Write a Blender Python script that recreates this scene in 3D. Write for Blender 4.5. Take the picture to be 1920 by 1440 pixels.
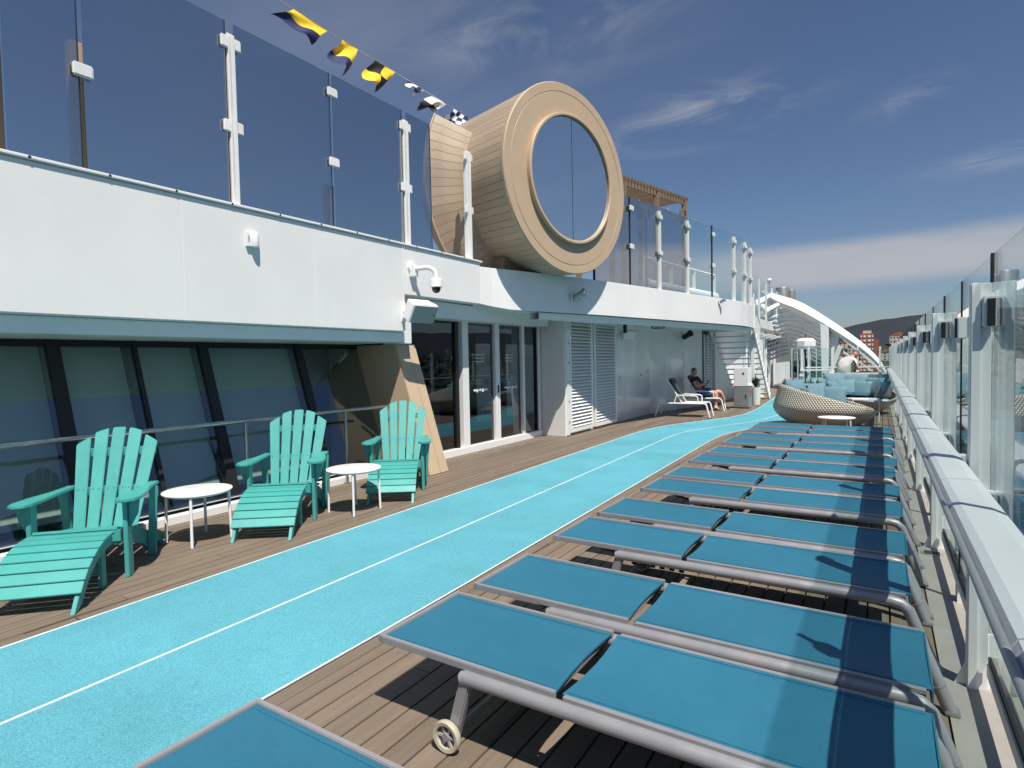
import bpy, bmesh, math, random
from mathutils import Vector, Matrix
R = math.radians
random.seed(7)
for o in list(bpy.data.objects): bpy.data.objects.remove(o)
scn = bpy.context.scene
COL = scn.collection

# ------------------------------------------------------------------ camera
cd = bpy.data.cameras.new('camera'); cam = bpy.data.objects.new('camera', cd); COL.objects.link(cam)
cd.sensor_width = 36.0; cd.lens = 1100/1920*36; cd.clip_start = 0.02; cd.clip_end = 20000
rx, up_, fw = Vector((.84721, .53089, -.01998)), Vector((-.00344, .04309, .99907)), Vector((-.53125, .84635, -.03833))
m3 = Matrix((rx, up_, -fw)).transposed()
cam.matrix_world = Matrix.Translation((0, 0, 1.55)) @ m3.to_4x4()
scn.camera = cam
# ------------------------------------------------------------------ sun, sky, exposure
SUN = Vector((.44, -.335, 1.0)).normalized()
sd = bpy.data.lights.new('sun', 'SUN'); sun = bpy.data.objects.new('sun', sd); COL.objects.link(sun)
sd.energy = 5.0; sd.angle = R(.53); sd.color = (1, .935, .83)
sun.rotation_euler = SUN.to_track_quat('Z', 'Y').to_euler()
W = bpy.data.worlds.new('World'); scn.world = W; W.use_nodes = True
wn, wl = W.node_tree.nodes, W.node_tree.links
wn.clear()
def N(nodes, t, **k):
    n = nodes.new(t)
    for a, b in k.items():
        if a.startswith('i_'): n.inputs[a[2:]].default_value = b
        else: setattr(n, a, b)
    return n
sky = N(wn, 'ShaderNodeTexSky', sky_type='NISHITA', sun_disc=False, sun_elevation=math.asin(SUN.z), sun_rotation=math.atan2(SUN.x, SUN.y), altitude=40, air_density=1.0, dust_density=.7, ozone_density=2.2)
def wmath(op, a, b=None, c=None, clamp=False):
    n = wn.new('ShaderNodeMath'); n.operation = op; n.use_clamp = clamp
    for i, v in enumerate((a, b, c)):
        if v is None: continue
        if isinstance(v, (int, float)): n.inputs[i].default_value = v
        else: wl.new(v, n.inputs[i])
    return n.outputs[0]
tc = wn.new('ShaderNodeTexCoord'); sx = wn.new('ShaderNodeSeparateXYZ'); wl.new(tc.outputs['Generated'], sx.inputs[0])
X_, Y_, Z_ = sx.outputs
el = wmath('ARCTAN2', Z_, wmath('SQRT', wmath('ADD', wmath('MULTIPLY', X_, X_), wmath('MULTIPLY', Y_, Y_))))
azm = wmath('ARCTAN2', X_, Y_)
# cirrus layer: the view direction projected on a high flat sheet
den = wmath('ADD', wmath('MAXIMUM', Z_, 0.0), .10)
px, py = wmath('DIVIDE', X_, den), wmath('DIVIDE', Y_, den)
cx = wn.new('ShaderNodeCombineXYZ'); wl.new(px, cx.inputs[0]); wl.new(py, cx.inputs[1])
mp = N(wn, 'ShaderNodeMapping'); mp.inputs['Rotation'].default_value = (0, 0, R(25)); mp.inputs['Scale'].default_value = (.55, 1.5, 1); mp.inputs['Location'].default_value = (3.1, 1.7, 0)
wl.new(cx.outputs[0], mp.inputs[0])
n1 = N(wn, 'ShaderNodeTexNoise', i_Scale=1.1, i_Detail=9, i_Roughness=.58, i_Distortion=.5); wl.new(mp.outputs[0], n1.inputs['Vector'])
n2 = N(wn, 'ShaderNodeTexNoise', i_Scale=.5, i_Detail=3); wl.new(cx.outputs[0], n2.inputs['Vector'])
def ramp(v, a, b):
    n = wn.new('ShaderNodeMapRange'); n.interpolation_type = 'SMOOTHSTEP'; wl.new(v, n.inputs[0])
    n.inputs[1].default_value = a; n.inputs[2].default_value = b; return n.outputs[0]
def spot(a0, e0, wa, we, tilt=0):
    da = wmath('SUBTRACT', azm, R(a0)); de = wmath('SUBTRACT', wmath('SUBTRACT', el, R(e0)), wmath('MULTIPLY', da, tilt))
    q = wmath('ADD', wmath('POWER', wmath('ABSOLUTE', wmath('DIVIDE', da, R(wa))), 2), wmath('POWER', wmath('ABSOLUTE', wmath('DIVIDE', de, R(we))), 2))
    return wmath('EXPONENT', wmath('MULTIPLY', q, -1))
n4 = N(wn, 'ShaderNodeTexNoise', i_Scale=2.6, i_Detail=10, i_Roughness=.62, i_Distortion=.9); mp4 = N(wn, 'ShaderNodeMapping'); mp4.inputs['Rotation'].default_value = (0, 0, R(-20)); mp4.inputs['Scale'].default_value = (.9, 1.5, 1); mp4.inputs['Location'].default_value = (5.2, .4, 0); wl.new(cx.outputs[0], mp4.inputs[0]); wl.new(mp4.outputs[0], n4.inputs['Vector'])
fil = ramp(n1.outputs[0], .40, .74)
thin = wmath('MULTIPLY', wmath('MULTIPLY', fil, ramp(n2.outputs[0], .56, .78)), .30)
wisp = wmath('MULTIPLY', wmath('ADD', spot(-14, 21.0, 6.5, 1.7, .12), wmath('MULTIPLY', spot(-28, 29.2, 10, 3.0, .12), .75)), ramp(n4.outputs[0], .40, .68))
wisp = wmath('ADD', wisp, wmath('MULTIPLY', wmath('ADD', spot(7.5, 14.1, 3.5, .7, .05), wmath('MULTIPLY', spot(1.4, 19.4, 2.6, 1.0, .3), .6)), wmath('MULTIPLY', ramp(n4.outputs[0], .35, .62), .6)))
# long flat cloud bank low in the sky, running on beyond the frame
bank = wmath('MULTIPLY', ramp(wmath('ABSOLUTE', wmath('SUBTRACT', el, wmath('ADD', R(7.7), wmath('MULTIPLY', azm, .02)))), R(2.5), R(1.0)), ramp(azm, R(-22), R(-8)))
n3 = N(wn, 'ShaderNodeTexNoise', i_Scale=1.3, i_Detail=6, i_Roughness=.6); mp3 = N(wn, 'ShaderNodeMapping'); mp3.inputs['Scale'].default_value = (2.2, 2.2, 9)
wl.new(tc.outputs['Generated'], mp3.inputs[0]); wl.new(mp3.outputs[0], n3.inputs['Vector'])
bank = wmath('MULTIPLY', bank, wmath('MULTIPLY', ramp(n3.outputs[0], .15, .55), .9))
veil = wmath('MULTIPLY', spot(-38, 29, 20, 6.5, .05), wmath('MULTIPLY', ramp(n1.outputs[0], .2, .65), .30))
thin = wmath('ADD', thin, veil)
cl = wmath('ADD', wmath('ADD', thin, wmath('MULTIPLY', wisp, .75)), bank, clamp=True)
mixc = N(wn, 'ShaderNodeMix', data_type='RGBA'); wl.new(cl, mixc.inputs[0])
tint = N(wn, 'ShaderNodeMix', data_type='RGBA', blend_type='MULTIPLY'); tint.inputs[0].default_value = 1; tint.inputs[7].default_value = (.87, .94, 1.06, 1)
wl.new(sky.outputs[0], tint.inputs[6]); wl.new(tint.outputs[2], mixc.inputs[6])
mixc.inputs[7].default_value = (6.2, 6.3, 6.9, 1)
W.cycles.sampling_method = 'MANUAL'; W.cycles.sample_map_resolution = 256
bg = N(wn, 'ShaderNodeBackground'); bg.inputs[1].default_value = .060
wo = wn.new('ShaderNodeOutputWorld'); wl.new(mixc.outputs[2], bg.inputs[0]); wl.new(bg.outputs[0], wo.inputs[0])
vs = scn.view_settings; vs.view_transform = 'Standard'; vs.look = 'None'; vs.exposure = 0.32; vs.gamma = 1; vs.use_curve_mapping = False
scn.render.engine = 'CYCLES'
scn.cycles.max_bounces = 6; scn.cycles.diffuse_bounces = 3; scn.cycles.glossy_bounces = 3; scn.cycles.transparent_max_bounces = 24; scn.cycles.caustics_reflective = False; scn.cycles.caustics_refractive = False

# ------------------------------------------------------------------ materials
M = {}
def mat(name, col, rough=.5, metal=0, spec=.5, coat=0, var=.06, vscale=6, bump=0, bscale=200, fine=0, stretch=None):
    m = bpy.data.materials.new(name); m.use_nodes = True; n, l = m.node_tree.nodes, m.node_tree.links
    b = n['Principled BSDF']; b.inputs['Roughness'].default_value = rough; b.inputs['Metallic'].default_value = metal
    b.inputs['Specular IOR Level'].default_value = spec; b.inputs['Coat Weight'].default_value = coat; b.inputs['Coat Roughness'].default_value = .08
    tcn = n.new('ShaderNodeTexCoord'); vec = tcn.outputs['Object']
    if stretch:
        mpn = n.new('ShaderNodeMapping'); mpn.inputs['Scale'].default_value = stretch; l.new(vec, mpn.inputs[0]); vec = mpn.outputs[0]
    no = n.new('ShaderNodeTexNoise'); no.inputs['Scale'].default_value = vscale; no.inputs['Detail'].default_value = 6; no.inputs['Roughness'].default_value = .65; l.new(vec, no.inputs['Vector'])
    oi = n.new('ShaderNodeObjectInfo')
    mr = n.new('ShaderNodeMapRange'); mr.inputs[1].default_value = .3; mr.inputs[2].default_value = .7; mr.inputs[3].default_value = 1-var; mr.inputs[4].default_value = 1+var; l.new(no.outputs[0], mr.inputs[0])
    mr2 = n.new('ShaderNodeMapRange'); mr2.inputs[3].default_value = 1-var*.8; mr2.inputs[4].default_value = 1+var*.8; l.new(oi.outputs['Random'], mr2.inputs[0])
    mu = n.new('ShaderNodeMath'); mu.operation = 'MULTIPLY'; l.new(mr.outputs[0], mu.inputs[0]); l.new(mr2.outputs[0], mu.inputs[1])
    fac = mu.outputs[0]
    if fine:
        nf = n.new('ShaderNodeTexNoise'); nf.inputs['Scale'].default_value = bscale; nf.inputs['Detail'].default_value = 2; l.new(vec, nf.inputs['Vector'])
        mf = n.new('ShaderNodeMapRange'); mf.inputs[1].default_value = .35; mf.inputs[2].default_value = .65; mf.inputs[3].default_value = 1-fine; mf.inputs[4].default_value = 1+fine; l.new(nf.outputs[0], mf.inputs[0])
        m2 = n.new('ShaderNodeMath'); m2.operation = 'MULTIPLY'; l.new(fac, m2.inputs[0]); l.new(mf.outputs[0], m2.inputs[1]); fac = m2.outputs[0]
    vm = n.new('ShaderNodeVectorMath'); vm.operation = 'SCALE'; vm.inputs[0].default_value = col; l.new(fac, vm.inputs['Scale']); l.new(vm.outputs[0], b.inputs['Base Color'])
    if bump:
        nb = n.new('ShaderNodeTexNoise'); nb.inputs['Scale'].default_value = bscale; nb.inputs['Detail'].default_value = 3; l.new(vec, nb.inputs['Vector'])
        bp = n.new('ShaderNodeBump'); bp.inputs['Strength'].default_value = bump; bp.inputs['Distance'].default_value = .01; l.new(nb.outputs[0], bp.inputs['Height']); l.new(bp.outputs[0], b.inputs['Normal'])
    mr3 = n.new('ShaderNodeMapRange'); mr3.inputs[1].default_value = .3; mr3.inputs[2].default_value = .7; mr3.inputs[3].default_value = max(0, rough-.08); mr3.inputs[4].default_value = min(1, rough+.08); l.new(no.outputs[0], mr3.inputs[0]); l.new(mr3.outputs[0], b.inputs['Roughness'])
    M[name] = m; return m
def glass(name, tint, base=0.0, fres=1.0, gcol=(1, 1, 1), rough=0.0, ior=1.5):
    m = bpy.data.materials.new(name); m.use_nodes = True; n, l = m.node_tree.nodes, m.node_tree.links; n.clear()
    t = n.new('ShaderNodeBsdfTransparent'); t.inputs[0].default_value = (*tint, 1)
    g = n.new('ShaderNodeBsdfGlossy'); g.inputs[0].default_value = (*gcol, 1); g.inputs['Roughness'].default_value = rough
    f = n.new('ShaderNodeFresnel'); ge = n.new('ShaderNodeNewGeometry'); im = n.new('ShaderNodeMapRange'); im.inputs[3].default_value = ior; im.inputs[4].default_value = 1/ior; l.new(ge.outputs['Backfacing'], im.inputs[0]); l.new(im.outputs[0], f.inputs[0])
    ma = n.new('ShaderNodeMath'); ma.operation = 'MULTIPLY_ADD'; ma.use_clamp = True; ma.inputs[1].default_value = fres; ma.inputs[2].default_value = base; l.new(f.outputs[0], ma.inputs[0])
    mx = n.new('ShaderNodeMixShader'); l.new(ma.outputs[0], mx.inputs[0]); l.new(t.outputs[0], mx.inputs[1]); l.new(g.outputs[0], mx.inputs[2])
    o = n.new('ShaderNodeOutputMaterial'); l.new(mx.outputs[0], o.inputs[0]); M[name] = m; return m
mat('white', (.79, .79, .78), .42, var=.045, vscale=.9, bump=.12, bscale=3.5)
mat('white_gloss', (.76, .78, .78), .16, coat=.6, var=.04, vscale=1.2, bump=.02, bscale=8)
mat('white_pale', (.80, .81, .81), .4, var=.03, vscale=2)
mat('white_metal', (.80, .80, .80), .35, var=.03)
mat('teal', (.058, .335, .315), .42, var=.05, vscale=5, bump=.15, bscale=260, fine=.05)
mat('sling', (.0165, .140, .228), .6, var=.085, vscale=2.2, bump=.35, bscale=420, fine=.10)
mat('sling_grey', (.08, .075, .07), .7)
mat('alu', (.30, .30, .32), .38, metal=.25, var=.05, vscale=10)
mat('steel', (.55, .56, .57), .22, metal=1, var=.05)
mat('black', (.012, .012, .013), .45)
mat('gasket', (.01, .01, .011), .7)
mat('plank', (.178, .139, .106), .62, var=.15, vscale=7, bump=.25, bscale=40, fine=.07, stretch=(1, .06, 1))
mat('deck_base', (.03, .026, .023), .8)
mat('track', (.092, .35, .437), .75, var=.13, vscale=.9, bump=.45, bscale=190, fine=.26)
mat('line', (.70, .74, .75), .6, var=.14, vscale=3, fine=.12, bscale=120)
mat('margin', (.30, .285, .26), .5, var=.09, vscale=4, bump=.05)
mat('cap', (.60, .61, .63), .45, var=.04, vscale=3, bump=.10, bscale=60, stretch=(1.2, .35, 1))
mat('beige', (.50, .375, .255), .5, var=.04, vscale=3)
mat('beige_board', (.42, .325, .23), .42, var=.12, vscale=4, coat=.1, stretch=(.2, 1, 1))
mat('brown', (.24, .17, .115), .6, var=.1)
mat('tyre', (.42, .39, .32), .5)
mat('dark_room', (.012, .014, .02), .8)
mat('navy_room', (.03, .075, .22), .8)
mat('blind', (.44, .50, .46), .8, var=.04, vscale=2)
mat('cushion', (.125, .235, .285), .85, var=.08, vscale=5, bump=.3, bscale=90, fine=.06)
mat('cushion_pale', (.48, .64, .70), .85, var=.05, bump=.2, bscale=60)
mat('cushion_grey', (.13, .13, .13), .9)
mat('leaf', (.035, .075, .022), .5, var=.3, vscale=9)
mat('pot', (.70, .69, .66), .5)
mat('soil', (.03, .022, .016), .9)
mat('green_sign', (.01, .17, .10), .4)
mat('yellow', (.80, .56, .02), .7); mat('navy', (.012, .022, .09), .7); mat('flag_black', (.012, .012, .014), .7); mat('flag_white', (.78, .78, .78), .7)
mat('rope', (.6, .6, .6), .8)
mat('skin', (.50, .27, .18), .5, var=.06); mat('hair', (.10, .09, .08), .7); mat('tee', (.012, .012, .015), .9); mat('shorts', (.10, .16, .30), .9); mat('shirt', (.74, .72, .69), .9, var=.05, vscale=12)
mat('galv', (.34, .36, .37), .35, metal=.5, var=.08, vscale=5)
mat('funnel', (.22, .22, .23), .45, metal=.3, var=.15, vscale=2, stretch=(6, 6, .6))
mat('hill', (.013, .019, .030), .95, var=.45, vscale=.012)  # dark green forest, with the blue of distant haze put into the base colour
mat('tree_far', (.018, .030, .018), .95, var=.4, vscale=.2)
mat('red_brick', (.33, .11, .07), .8, var=.08, vscale=.3); mat('house_pale', (.58, .53, .46), .8, var=.1); mat('roof_red', (.36, .13, .07), .8); mat('win_far', (.75, .75, .73), .6); mat('win_dark', (.04, .05, .06), .3)
mat('water', (.012, .04, .055), .12, var=.1, vscale=.02, bump=.3, bscale=.3)
mat('cctv_dome', (.01, .01, .012), .08)
mat('grille', (.33, .34, .35), .6, var=.05, fine=.15, bscale=300)
glass('glass_film', (.66, .69, .71), base=.36, fres=1.0, gcol=(.92, .90, .88))
glass('glass_clear', (.90, .965, .955), base=.01, fres=1.0)
glass('glass_door', (.34, .38, .40), base=.05, fres=1.2, gcol=(.9, .95, 1))
glass('glass_window', (.87, .92, .91), base=.05, fres=1.1, gcol=(.85, .92, 1))
glass('glass_drum', (.10, .12, .14), base=.80, fres=1.0, gcol=(1, .97, .93))

# wicker weave for the round sofas
def wicker():
    m = mat('wicker', (.30, .275, .24), .5, var=.1); n, l = m.node_tree.nodes, m.node_tree.links; b = n['Principled BSDF']
    uv = n.new('ShaderNodeUVMap'); ws = []
    for ang in (35, -35):
        mpn = n.new('ShaderNodeMapping'); mpn.inputs['Rotation'].default_value = (0, 0, R(ang)); l.new(uv.outputs[0], mpn.inputs[0])
        w = n.new('ShaderNodeTexWave'); w.wave_type = 'BANDS'; w.inputs['Scale'].default_value = 7.0; w.inputs['Distortion'].default_value = .3; l.new(mpn.outputs[0], w.inputs['Vector']); ws.append(w.outputs['Fac'])
    mx = n.new('ShaderNodeMath'); mx.operation = 'MULTIPLY'; l.new(ws[0], mx.inputs[0]); l.new(ws[1], mx.inputs[1])
    bp = n.new('ShaderNodeBump'); bp.inputs['Strength'].default_value = 1; bp.inputs['Distance'].default_value = .02; l.new(mx.outputs[0], bp.inputs['Height']); l.new(bp.outputs[0], b.inputs['Normal'])
    cr = n.new('ShaderNodeValToRGB'); cr.color_ramp.elements[0].color = (.30, .275, .235, 1); cr.color_ramp.elements[0].position = .08; cr.color_ramp.elements[1].color = (.78, .73, .64, 1); cr.color_ramp.elements[1].position = .5
    l.new(mx.outputs[0], cr.inputs[0]); l.new(cr.outputs[0], b.inputs['Base Color'])
wicker()

# ------------------------------------------------------------------ building helpers
class MB:
    def __init__(s): s.v = []; s.f = []
    def add(s, v, f):
        k = len(s.v); s.v += [tuple(p) for p in v]; s.f += [tuple(i+k for i in q) for q in f]; return s
    def box(s, x0, x1, y0, y1, z0, z1):
        return s.add([(x0,y0,z0),(x1,y0,z0),(x1,y1,z0),(x0,y1,z0),(x0,y0,z1),(x1,y0,z1),(x1,y1,z1),(x0,y1,z1)],
                     [(3,2,1,0),(4,5,6,7),(0,1,5,4),(1,2,6,5),(2,3,7,6),(3,0,4,7)])
    def bar(s, a, b, w, h, up=(0, 0, 1)):
        a, b = Vector(a), Vector(b); d = (b-a).normalized(); u = Vector(up)
        if abs(d.dot(u)) > .99: u = Vector((0, 1, 0))
        r = d.cross(u).normalized()*w/2; t = r.cross(d).normalized()*h/2
        vs_ = [p+q for p in (a, b) for q in (-r-t, r-t, r+t, -r+t)]
        return s.add(vs_, [(3,2,1,0),(4,5,6,7),(0,1,5,4),(1,2,6,5),(2,3,7,6),(3,0,4,7)])
    def tube(s, pts, r, n=10, cap=True):
        pts = [Vector(p) for p in pts]; rs = r if isinstance(r, (list, tuple)) else [r]*len(pts)
        k0 = len(s.v); pu = None
        for i, p in enumerate(pts):
            d = (pts[min(i+1, len(pts)-1)]-pts[max(i-1, 0)]).normalized()
            if pu is None:
                pu = Vector((0, 0, 1)) if abs(d.z) < .9 else Vector((0, 1, 0))
            q = (pu-d*pu.dot(d)).normalized(); pu = q; w = d.cross(q)
            for j in range(n):
                a = 2*math.pi*j/n; s.v.append(tuple(p+rs[i]*(math.cos(a)*q+math.sin(a)*w)))
        for i in range(len(pts)-1):
            for j in range(n):
                s.f.append((k0+i*n+j, k0+i*n+(j+1) % n, k0+(i+1)*n+(j+1) % n, k0+(i+1)*n+j))
        if cap:
            s.f.append(tuple(k0+j for j in reversed(range(n)))); s.f.append(tuple(k0+(len(pts)-1)*n+j for j in range(n)))
        return s
    def lathe(s, prof, n=24, c=(0, 0, 0), axis='z'):
        k0 = len(s.v); m = len(prof)
        for i in range(n):
            a = 2*math.pi*i/n
            for r, h in prof:
                p = (r*math.cos(a), r*math.sin(a), h) if axis == 'z' else ((h, r*math.cos(a), r*math.sin(a)) if axis == 'x' else (r*math.sin(a), h, r*math.cos(a)))
                s.v.append((p[0]+c[0], p[1]+c[1], p[2]+c[2]))
        for i in range(n):
            for j in range(m-1):
                s.f.append((k0+i*m+j, k0+((i+1) % n)*m+j, k0+((i+1) % n)*m+j+1, k0+i*m+j+1))
        return s
    def prism(s, poly, d0, d1, axis='z'):
        mk = {'z': lambda p, d: (p[0], p[1], d), 'y': lambda p, d: (p[0], d, p[1]), 'x': lambda p, d: (d, p[0], p[1])}[axis]
        n = len(poly)
        return s.add([mk(p, d0) for p in poly]+[mk(p, d1) for p in poly], [tuple(reversed(range(n))), tuple(range(n, 2*n))]+[(i, (i+1) % n, n+(i+1) % n, n+i) for i in range(n)])
    def build(s, name, m, parent=None, smooth=False, bevel=0, seg=2, loc=None):
        me = bpy.data.meshes.new(name); me.from_pydata(s.v, [], s.f)
        bm = bmesh.new(); bm.from_mesh(me); bmesh.ops.recalc_face_normals(bm, faces=bm.faces)
        if bevel:
            es = [e for e in bm.edges if len(e.link_faces) == 2 and e.calc_face_angle(0) > .6]
            bmesh.ops.bevel(bm, geom=es, offset=bevel, segments=seg, affect='EDGES', clamp_overlap=True)
        bm.to_mesh(me); bm.free()
        if smooth:
            me.polygons.foreach_set('use_smooth', [True]*len(me.polygons)); me.set_sharp_from_angle(angle=R(38))
        me.materials.append(M[m] if isinstance(m, str) else m)
        return link(name, me, parent, loc)
def link(name, me, parent=None, loc=None):
    o = bpy.data.objects.new(name, me); COL.objects.link(o)
    if parent: o.parent = parent
    if loc is not None: o.location = loc
    return o
def tag(o, label, cat, group=None):
    o['label'] = label; o['category'] = cat
    if group: o['group'] = group
    return o
def thing(name, label, cat, loc=(0, 0, 0), rz=0, group=None):
    o = bpy.data.objects.new(name, None); COL.objects.link(o); o.location = loc; o.rotation_euler = (0, 0, rz); o.empty_display_size = .1
    return tag(o, label, cat, group)
def struct(o): o['kind'] = 'structure'; return o
def stuff(o): o['kind'] = 'stuff'; return o
def dup(root, loc, rz, label, group=None):
    r = root.copy(); COL.objects.link(r); r.location = loc; r.rotation_euler = (0, 0, rz); r['label'] = label
    if group: r['group'] = group
    for ch in list(root.children):
        c = ch.copy(); COL.objects.link(c); c.parent = r
        for g in list(ch.children):
            d = g.copy(); COL.objects.link(d); d.parent = c
    return r
def lerp(a, b, t): return a+(b-a)*t
def interp(tab, y):
    if y <= tab[0][0]: (y0, x0), (y1, x1) = tab[0], tab[1]
    elif y >= tab[-1][0]: (y0, x0), (y1, x1) = tab[-2], tab[-1]
    else:
        for (y0, x0), (y1, x1) in zip(tab, tab[1:]):
            if y0 <= y <= y1: break
    return x0+(x1-x0)*(y-y0)/(y1-y0)
def smooth_tab(tab, w=.5):
    lo, hi = tab[0][0], tab[-1][0]; out = []; y = lo
    while y <= hi+1e-6:
        out.append((y, sum(interp(tab, y+w*k/3) for k in range(-3, 4))/7)); y += .4
    return out

# ================================================================== SETTING
struct(MB().box(-9000, 9000, -9000, 9000, -33, -32).build('sea', 'water'))
struct(MB().box(-9, .62, -4, 46, -.30, -.022).build('deck', 'deck_base'))
DECK = bpy.data.objects['deck']
TL = smooth_tab([(-4, -4.10), (1.2, -4.165), (3.7, -4.215), (12.0, -4.35), (12.8, -4.29), (13.4, -4.16), (14.3, -3.83), (15.8, -3.24), (16.9, -3.07), (19, -3.09), (23.4, -3.32), (27.6, -3.67), (46, -4.2)])
TR = smooth_tab([(-4, -2.40), (1.6, -2.43), (2.8, -2.44), (11.4, -2.68), (12.1, -2.66), (12.7, -2.56), (13.5, -2.32), (14.5, -1.95), (15.8, -1.62), (17, -1.52), (19, -1.5), (23.4, -1.7), (27.6, -2.05), (46, -2.6)])
TC = smooth_tab([(-4, -3.24), (.9, -3.265), (3.8, -3.305), (11.8, -3.525), (12.4, -3.46), (13.6, -3.06), (15.1, -2.47), (17, -2.24), (19, -2.27), (23.4, -2.5), (27.6, -2.85), (46, -3.4)])
def ribbon(name, m, ta, tb, z, y0, y1, step, z0=None, oa=0, ob=0, parent=None):
    b = MB(); n = int((y1-y0)/step); z0 = z-.02 if z0 is None else z0
    for k in range(n+1):
        y = y0+(y1-y0)*k/n; b.v += [(interp(ta, y)+oa, y, z), (interp(tb, y)+ob, y, z), (interp(ta, y)+oa, y, z0), (interp(tb, y)+ob, y, z0)]
    for k in range(n):
        q = 4*k; b.f += [(q, q+1, q+5, q+4), (q+2, q, q+4, q+6), (q+1, q+3, q+7, q+5)]
    b.f += [(0, 2, 3, 1), (4*n, 4*n+1, 4*n+3, 4*n+2)]
    return b.build(name, m, parent)
trk = struct(ribbon('running_track', 'track', TL, TR, .003, -4, 46, .25))
ribbon('edge_line', 'line', TL, TL, .0065, -4, 30, .25, .001, -.006, .004, trk)
ribbon('edge_line', 'line', TR, TR, .0065, -4, 30, .25, .001, -.004, .006, trk)
ribbon('centre_line', 'line', TC, TC, .0065, -4, 30, .25, .001, -.008, .008, trk)
# deck planks: every board its own piece
P, G = .115, .010
def plank(x0, x1, y0, y1, side):
    n = max(1, int((y1-y0)/.5)); L, Rr = [], []
    for k in range(n+1):
        y = lerp(y0, y1, k/n); a, b = x0, x1
        if side < 0: b = min(b, interp(TL, y)-.105)
        else: a = max(a, interp(TR, y)+.105)
        if b-a > .012: L.append((a, y)); Rr.append((b, y))
    if len(L) < 2: return
    MB().prism(L+Rr[::-1], -.021, 0).build('plank', 'plank', DECK)
def rows(xa, xb, side, first):
    x = xa; i = 0
    while x < xb-.02:
        y = -2.2+((i*1.93) % 4.6)-4.6 if first else -2.0
        while y < 20:
            y1 = y+4.7; a, b = max(y, -1.4), min(y1, 20)
            if b-a > .1: plank(x+G/2, min(x+P, xb)-G/2, a, b-.006, side)
            y = y1
        x += P; i += 1
rows(-6.02, -2.9, -1, True)
rows(-2.82, .255, 1, True)
for ta, s in ((TL, -1), (TR, 1)):
    y = -1.4
    while y < 26:
        a, b = (-.100, -.013) if s < 0 else (.013, .100)
        ribbon('plank', 'plank', ta, ta, 0, y, y+2.99, .3, -.021, a, b, DECK); y += 3.0
struct(MB().box(-6, -3.0, 20.01, 46, -.021, -.001).build('far_deck', 'plank'))
struct(MB().box(-1.3, .255, 20.01, 46, -.021, -.001).build('far_deck_seaward', 'plank'))
struct(MB().box(.258, .60, -2, 46, -.02, .004).build('waterway_margin', 'margin'))

# ------------------------------------------------------------------ deckhouse, near part
dh = thing('deckhouse_wall', 'white overhanging deckhouse wall with dark raked windows behind the teal chairs', 'wall', (-5.5, 3, 0))
def D(b, name, m, par=dh, off=(5.5, -3, 0), **k):
    b.v = [(p[0]+off[0], p[1]+off[1], p[2]+off[2]) for p in b.v]; return b.build(name, m, par, **k)
D(MB().prism([(-5.5, 1.985), (-5.5, 3.16), (-5.75, 3.16), (-5.75, 2.2), (-6.75, 2.2), (-6.75, 1.985)], -2, 6.03, 'y'), 'parapet', 'white', bevel=.012)
D(MB().prism([(-5.5, 2.49), (-5.5, 3.16), (-5.75, 3.16), (-5.75, 2.62), (-6.75, 2.62), (-6.75, 2.49)], 6.032, 7.86, 'y'), 'parapet', 'white', bevel=.01)
D(MB().box(-5.515, -5.495, 6.02, 6.045, 2.0, 3.155), 'weld_seam', 'white')
for y_ in (.9, 3.05, 4.55):
    D(MB().box(-5.506, -5.4985, y_, y_+.012, 1.99, 3.155), 'weld_seam', 'white', bevel=.003)
D(MB().box(-5.76, -5.475, -2, 7.9, 3.162, 3.19), 'coping', 'white', bevel=.006)
for i, y in enumerate([1.9+.55*k for k in range(11)]):
    D(MB().lathe([(0, .0), (.011, .0), (.011, .004), (0, .004)], 8, (-5.476, y, 3.176), 'x'), 'screw', 'black')
D(MB().box(-6.72, -5.58, -2, 6.12, 1.845, 1.982), 'fascia', 'white_pale', bevel=.006)
D(MB().box(-6.0, -5.64, 6.124, 6.33, 1.83, 2.485), 'fascia', 'white_pale', bevel=.006)
D(MB().prism([(6.335, 2.23), (10.45, 2.24), (10.45, 2.42), (8.3, 2.47), (6.335, 2.488)], -6.3, -5.66, 'x'), 'door_lintel', 'white', bevel=.008)
# raked glazing : bottom x=-6.04 z=.12, top x=-6.60 z=1.85
def rk(z, d=0): return -6.04-(z-.12)*.325+d
def rquad(b, y0, y1, z0, z1, d0, d1):
    v = []
    for d in (d0, d1):
        v += [(rk(z0, d), y0, z0), (rk(z0, d), y1, z0), (rk(z1, d), y1, z1), (rk(z1, d), y0, z1)]
    return b.add(v, [(0,1,2,3),(7,6,5,4),(0,4,5,1),(1,5,6,2),(2,6,7,3),(3,7,4,0)])
edges = [-1.2, -.4, .95, 2.38, 3.09, 3.82, 5.12, 6.25]
for i, (a, b) in enumerate(zip(edges, edges[1:])):
    w = D(rquad(MB(), a+.03, b-.03, .14, 1.84, -.01, 0), 'window_pane', 'glass_window')
    if i < 6: D(rquad(MB(), a+.085, b-.06, .2, 1.80, -.16, -.15), 'roller_blind', 'blind')
for i, y in enumerate(edges):
    wd = .022 if i == 4 else .055
    D(rquad(MB(), y-wd, y+wd, .10, 1.845, -.12, .025), 'mullion', 'black')
D(rquad(MB(), -1.2, 6.25, 1.78, 1.843, -.10, .01), 'window_head', 'black'); D(rquad(MB(), -1.2, 6.25, .10, .145, -.1, .01), 'window_sill', 'black')
D(MB().box(-6.16, -5.93, -2, 6.16, -.02, .085), 'kerb', 'white', bevel=.01)
D(MB().box(-8.2, -8.1, -2, 6.7, 0, 2), 'room_back', 'dark_room'); D(MB().box(-8.1, -6.2, -2, 6.7, -.2, .02), 'room_floor', 'dark_room')
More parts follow.
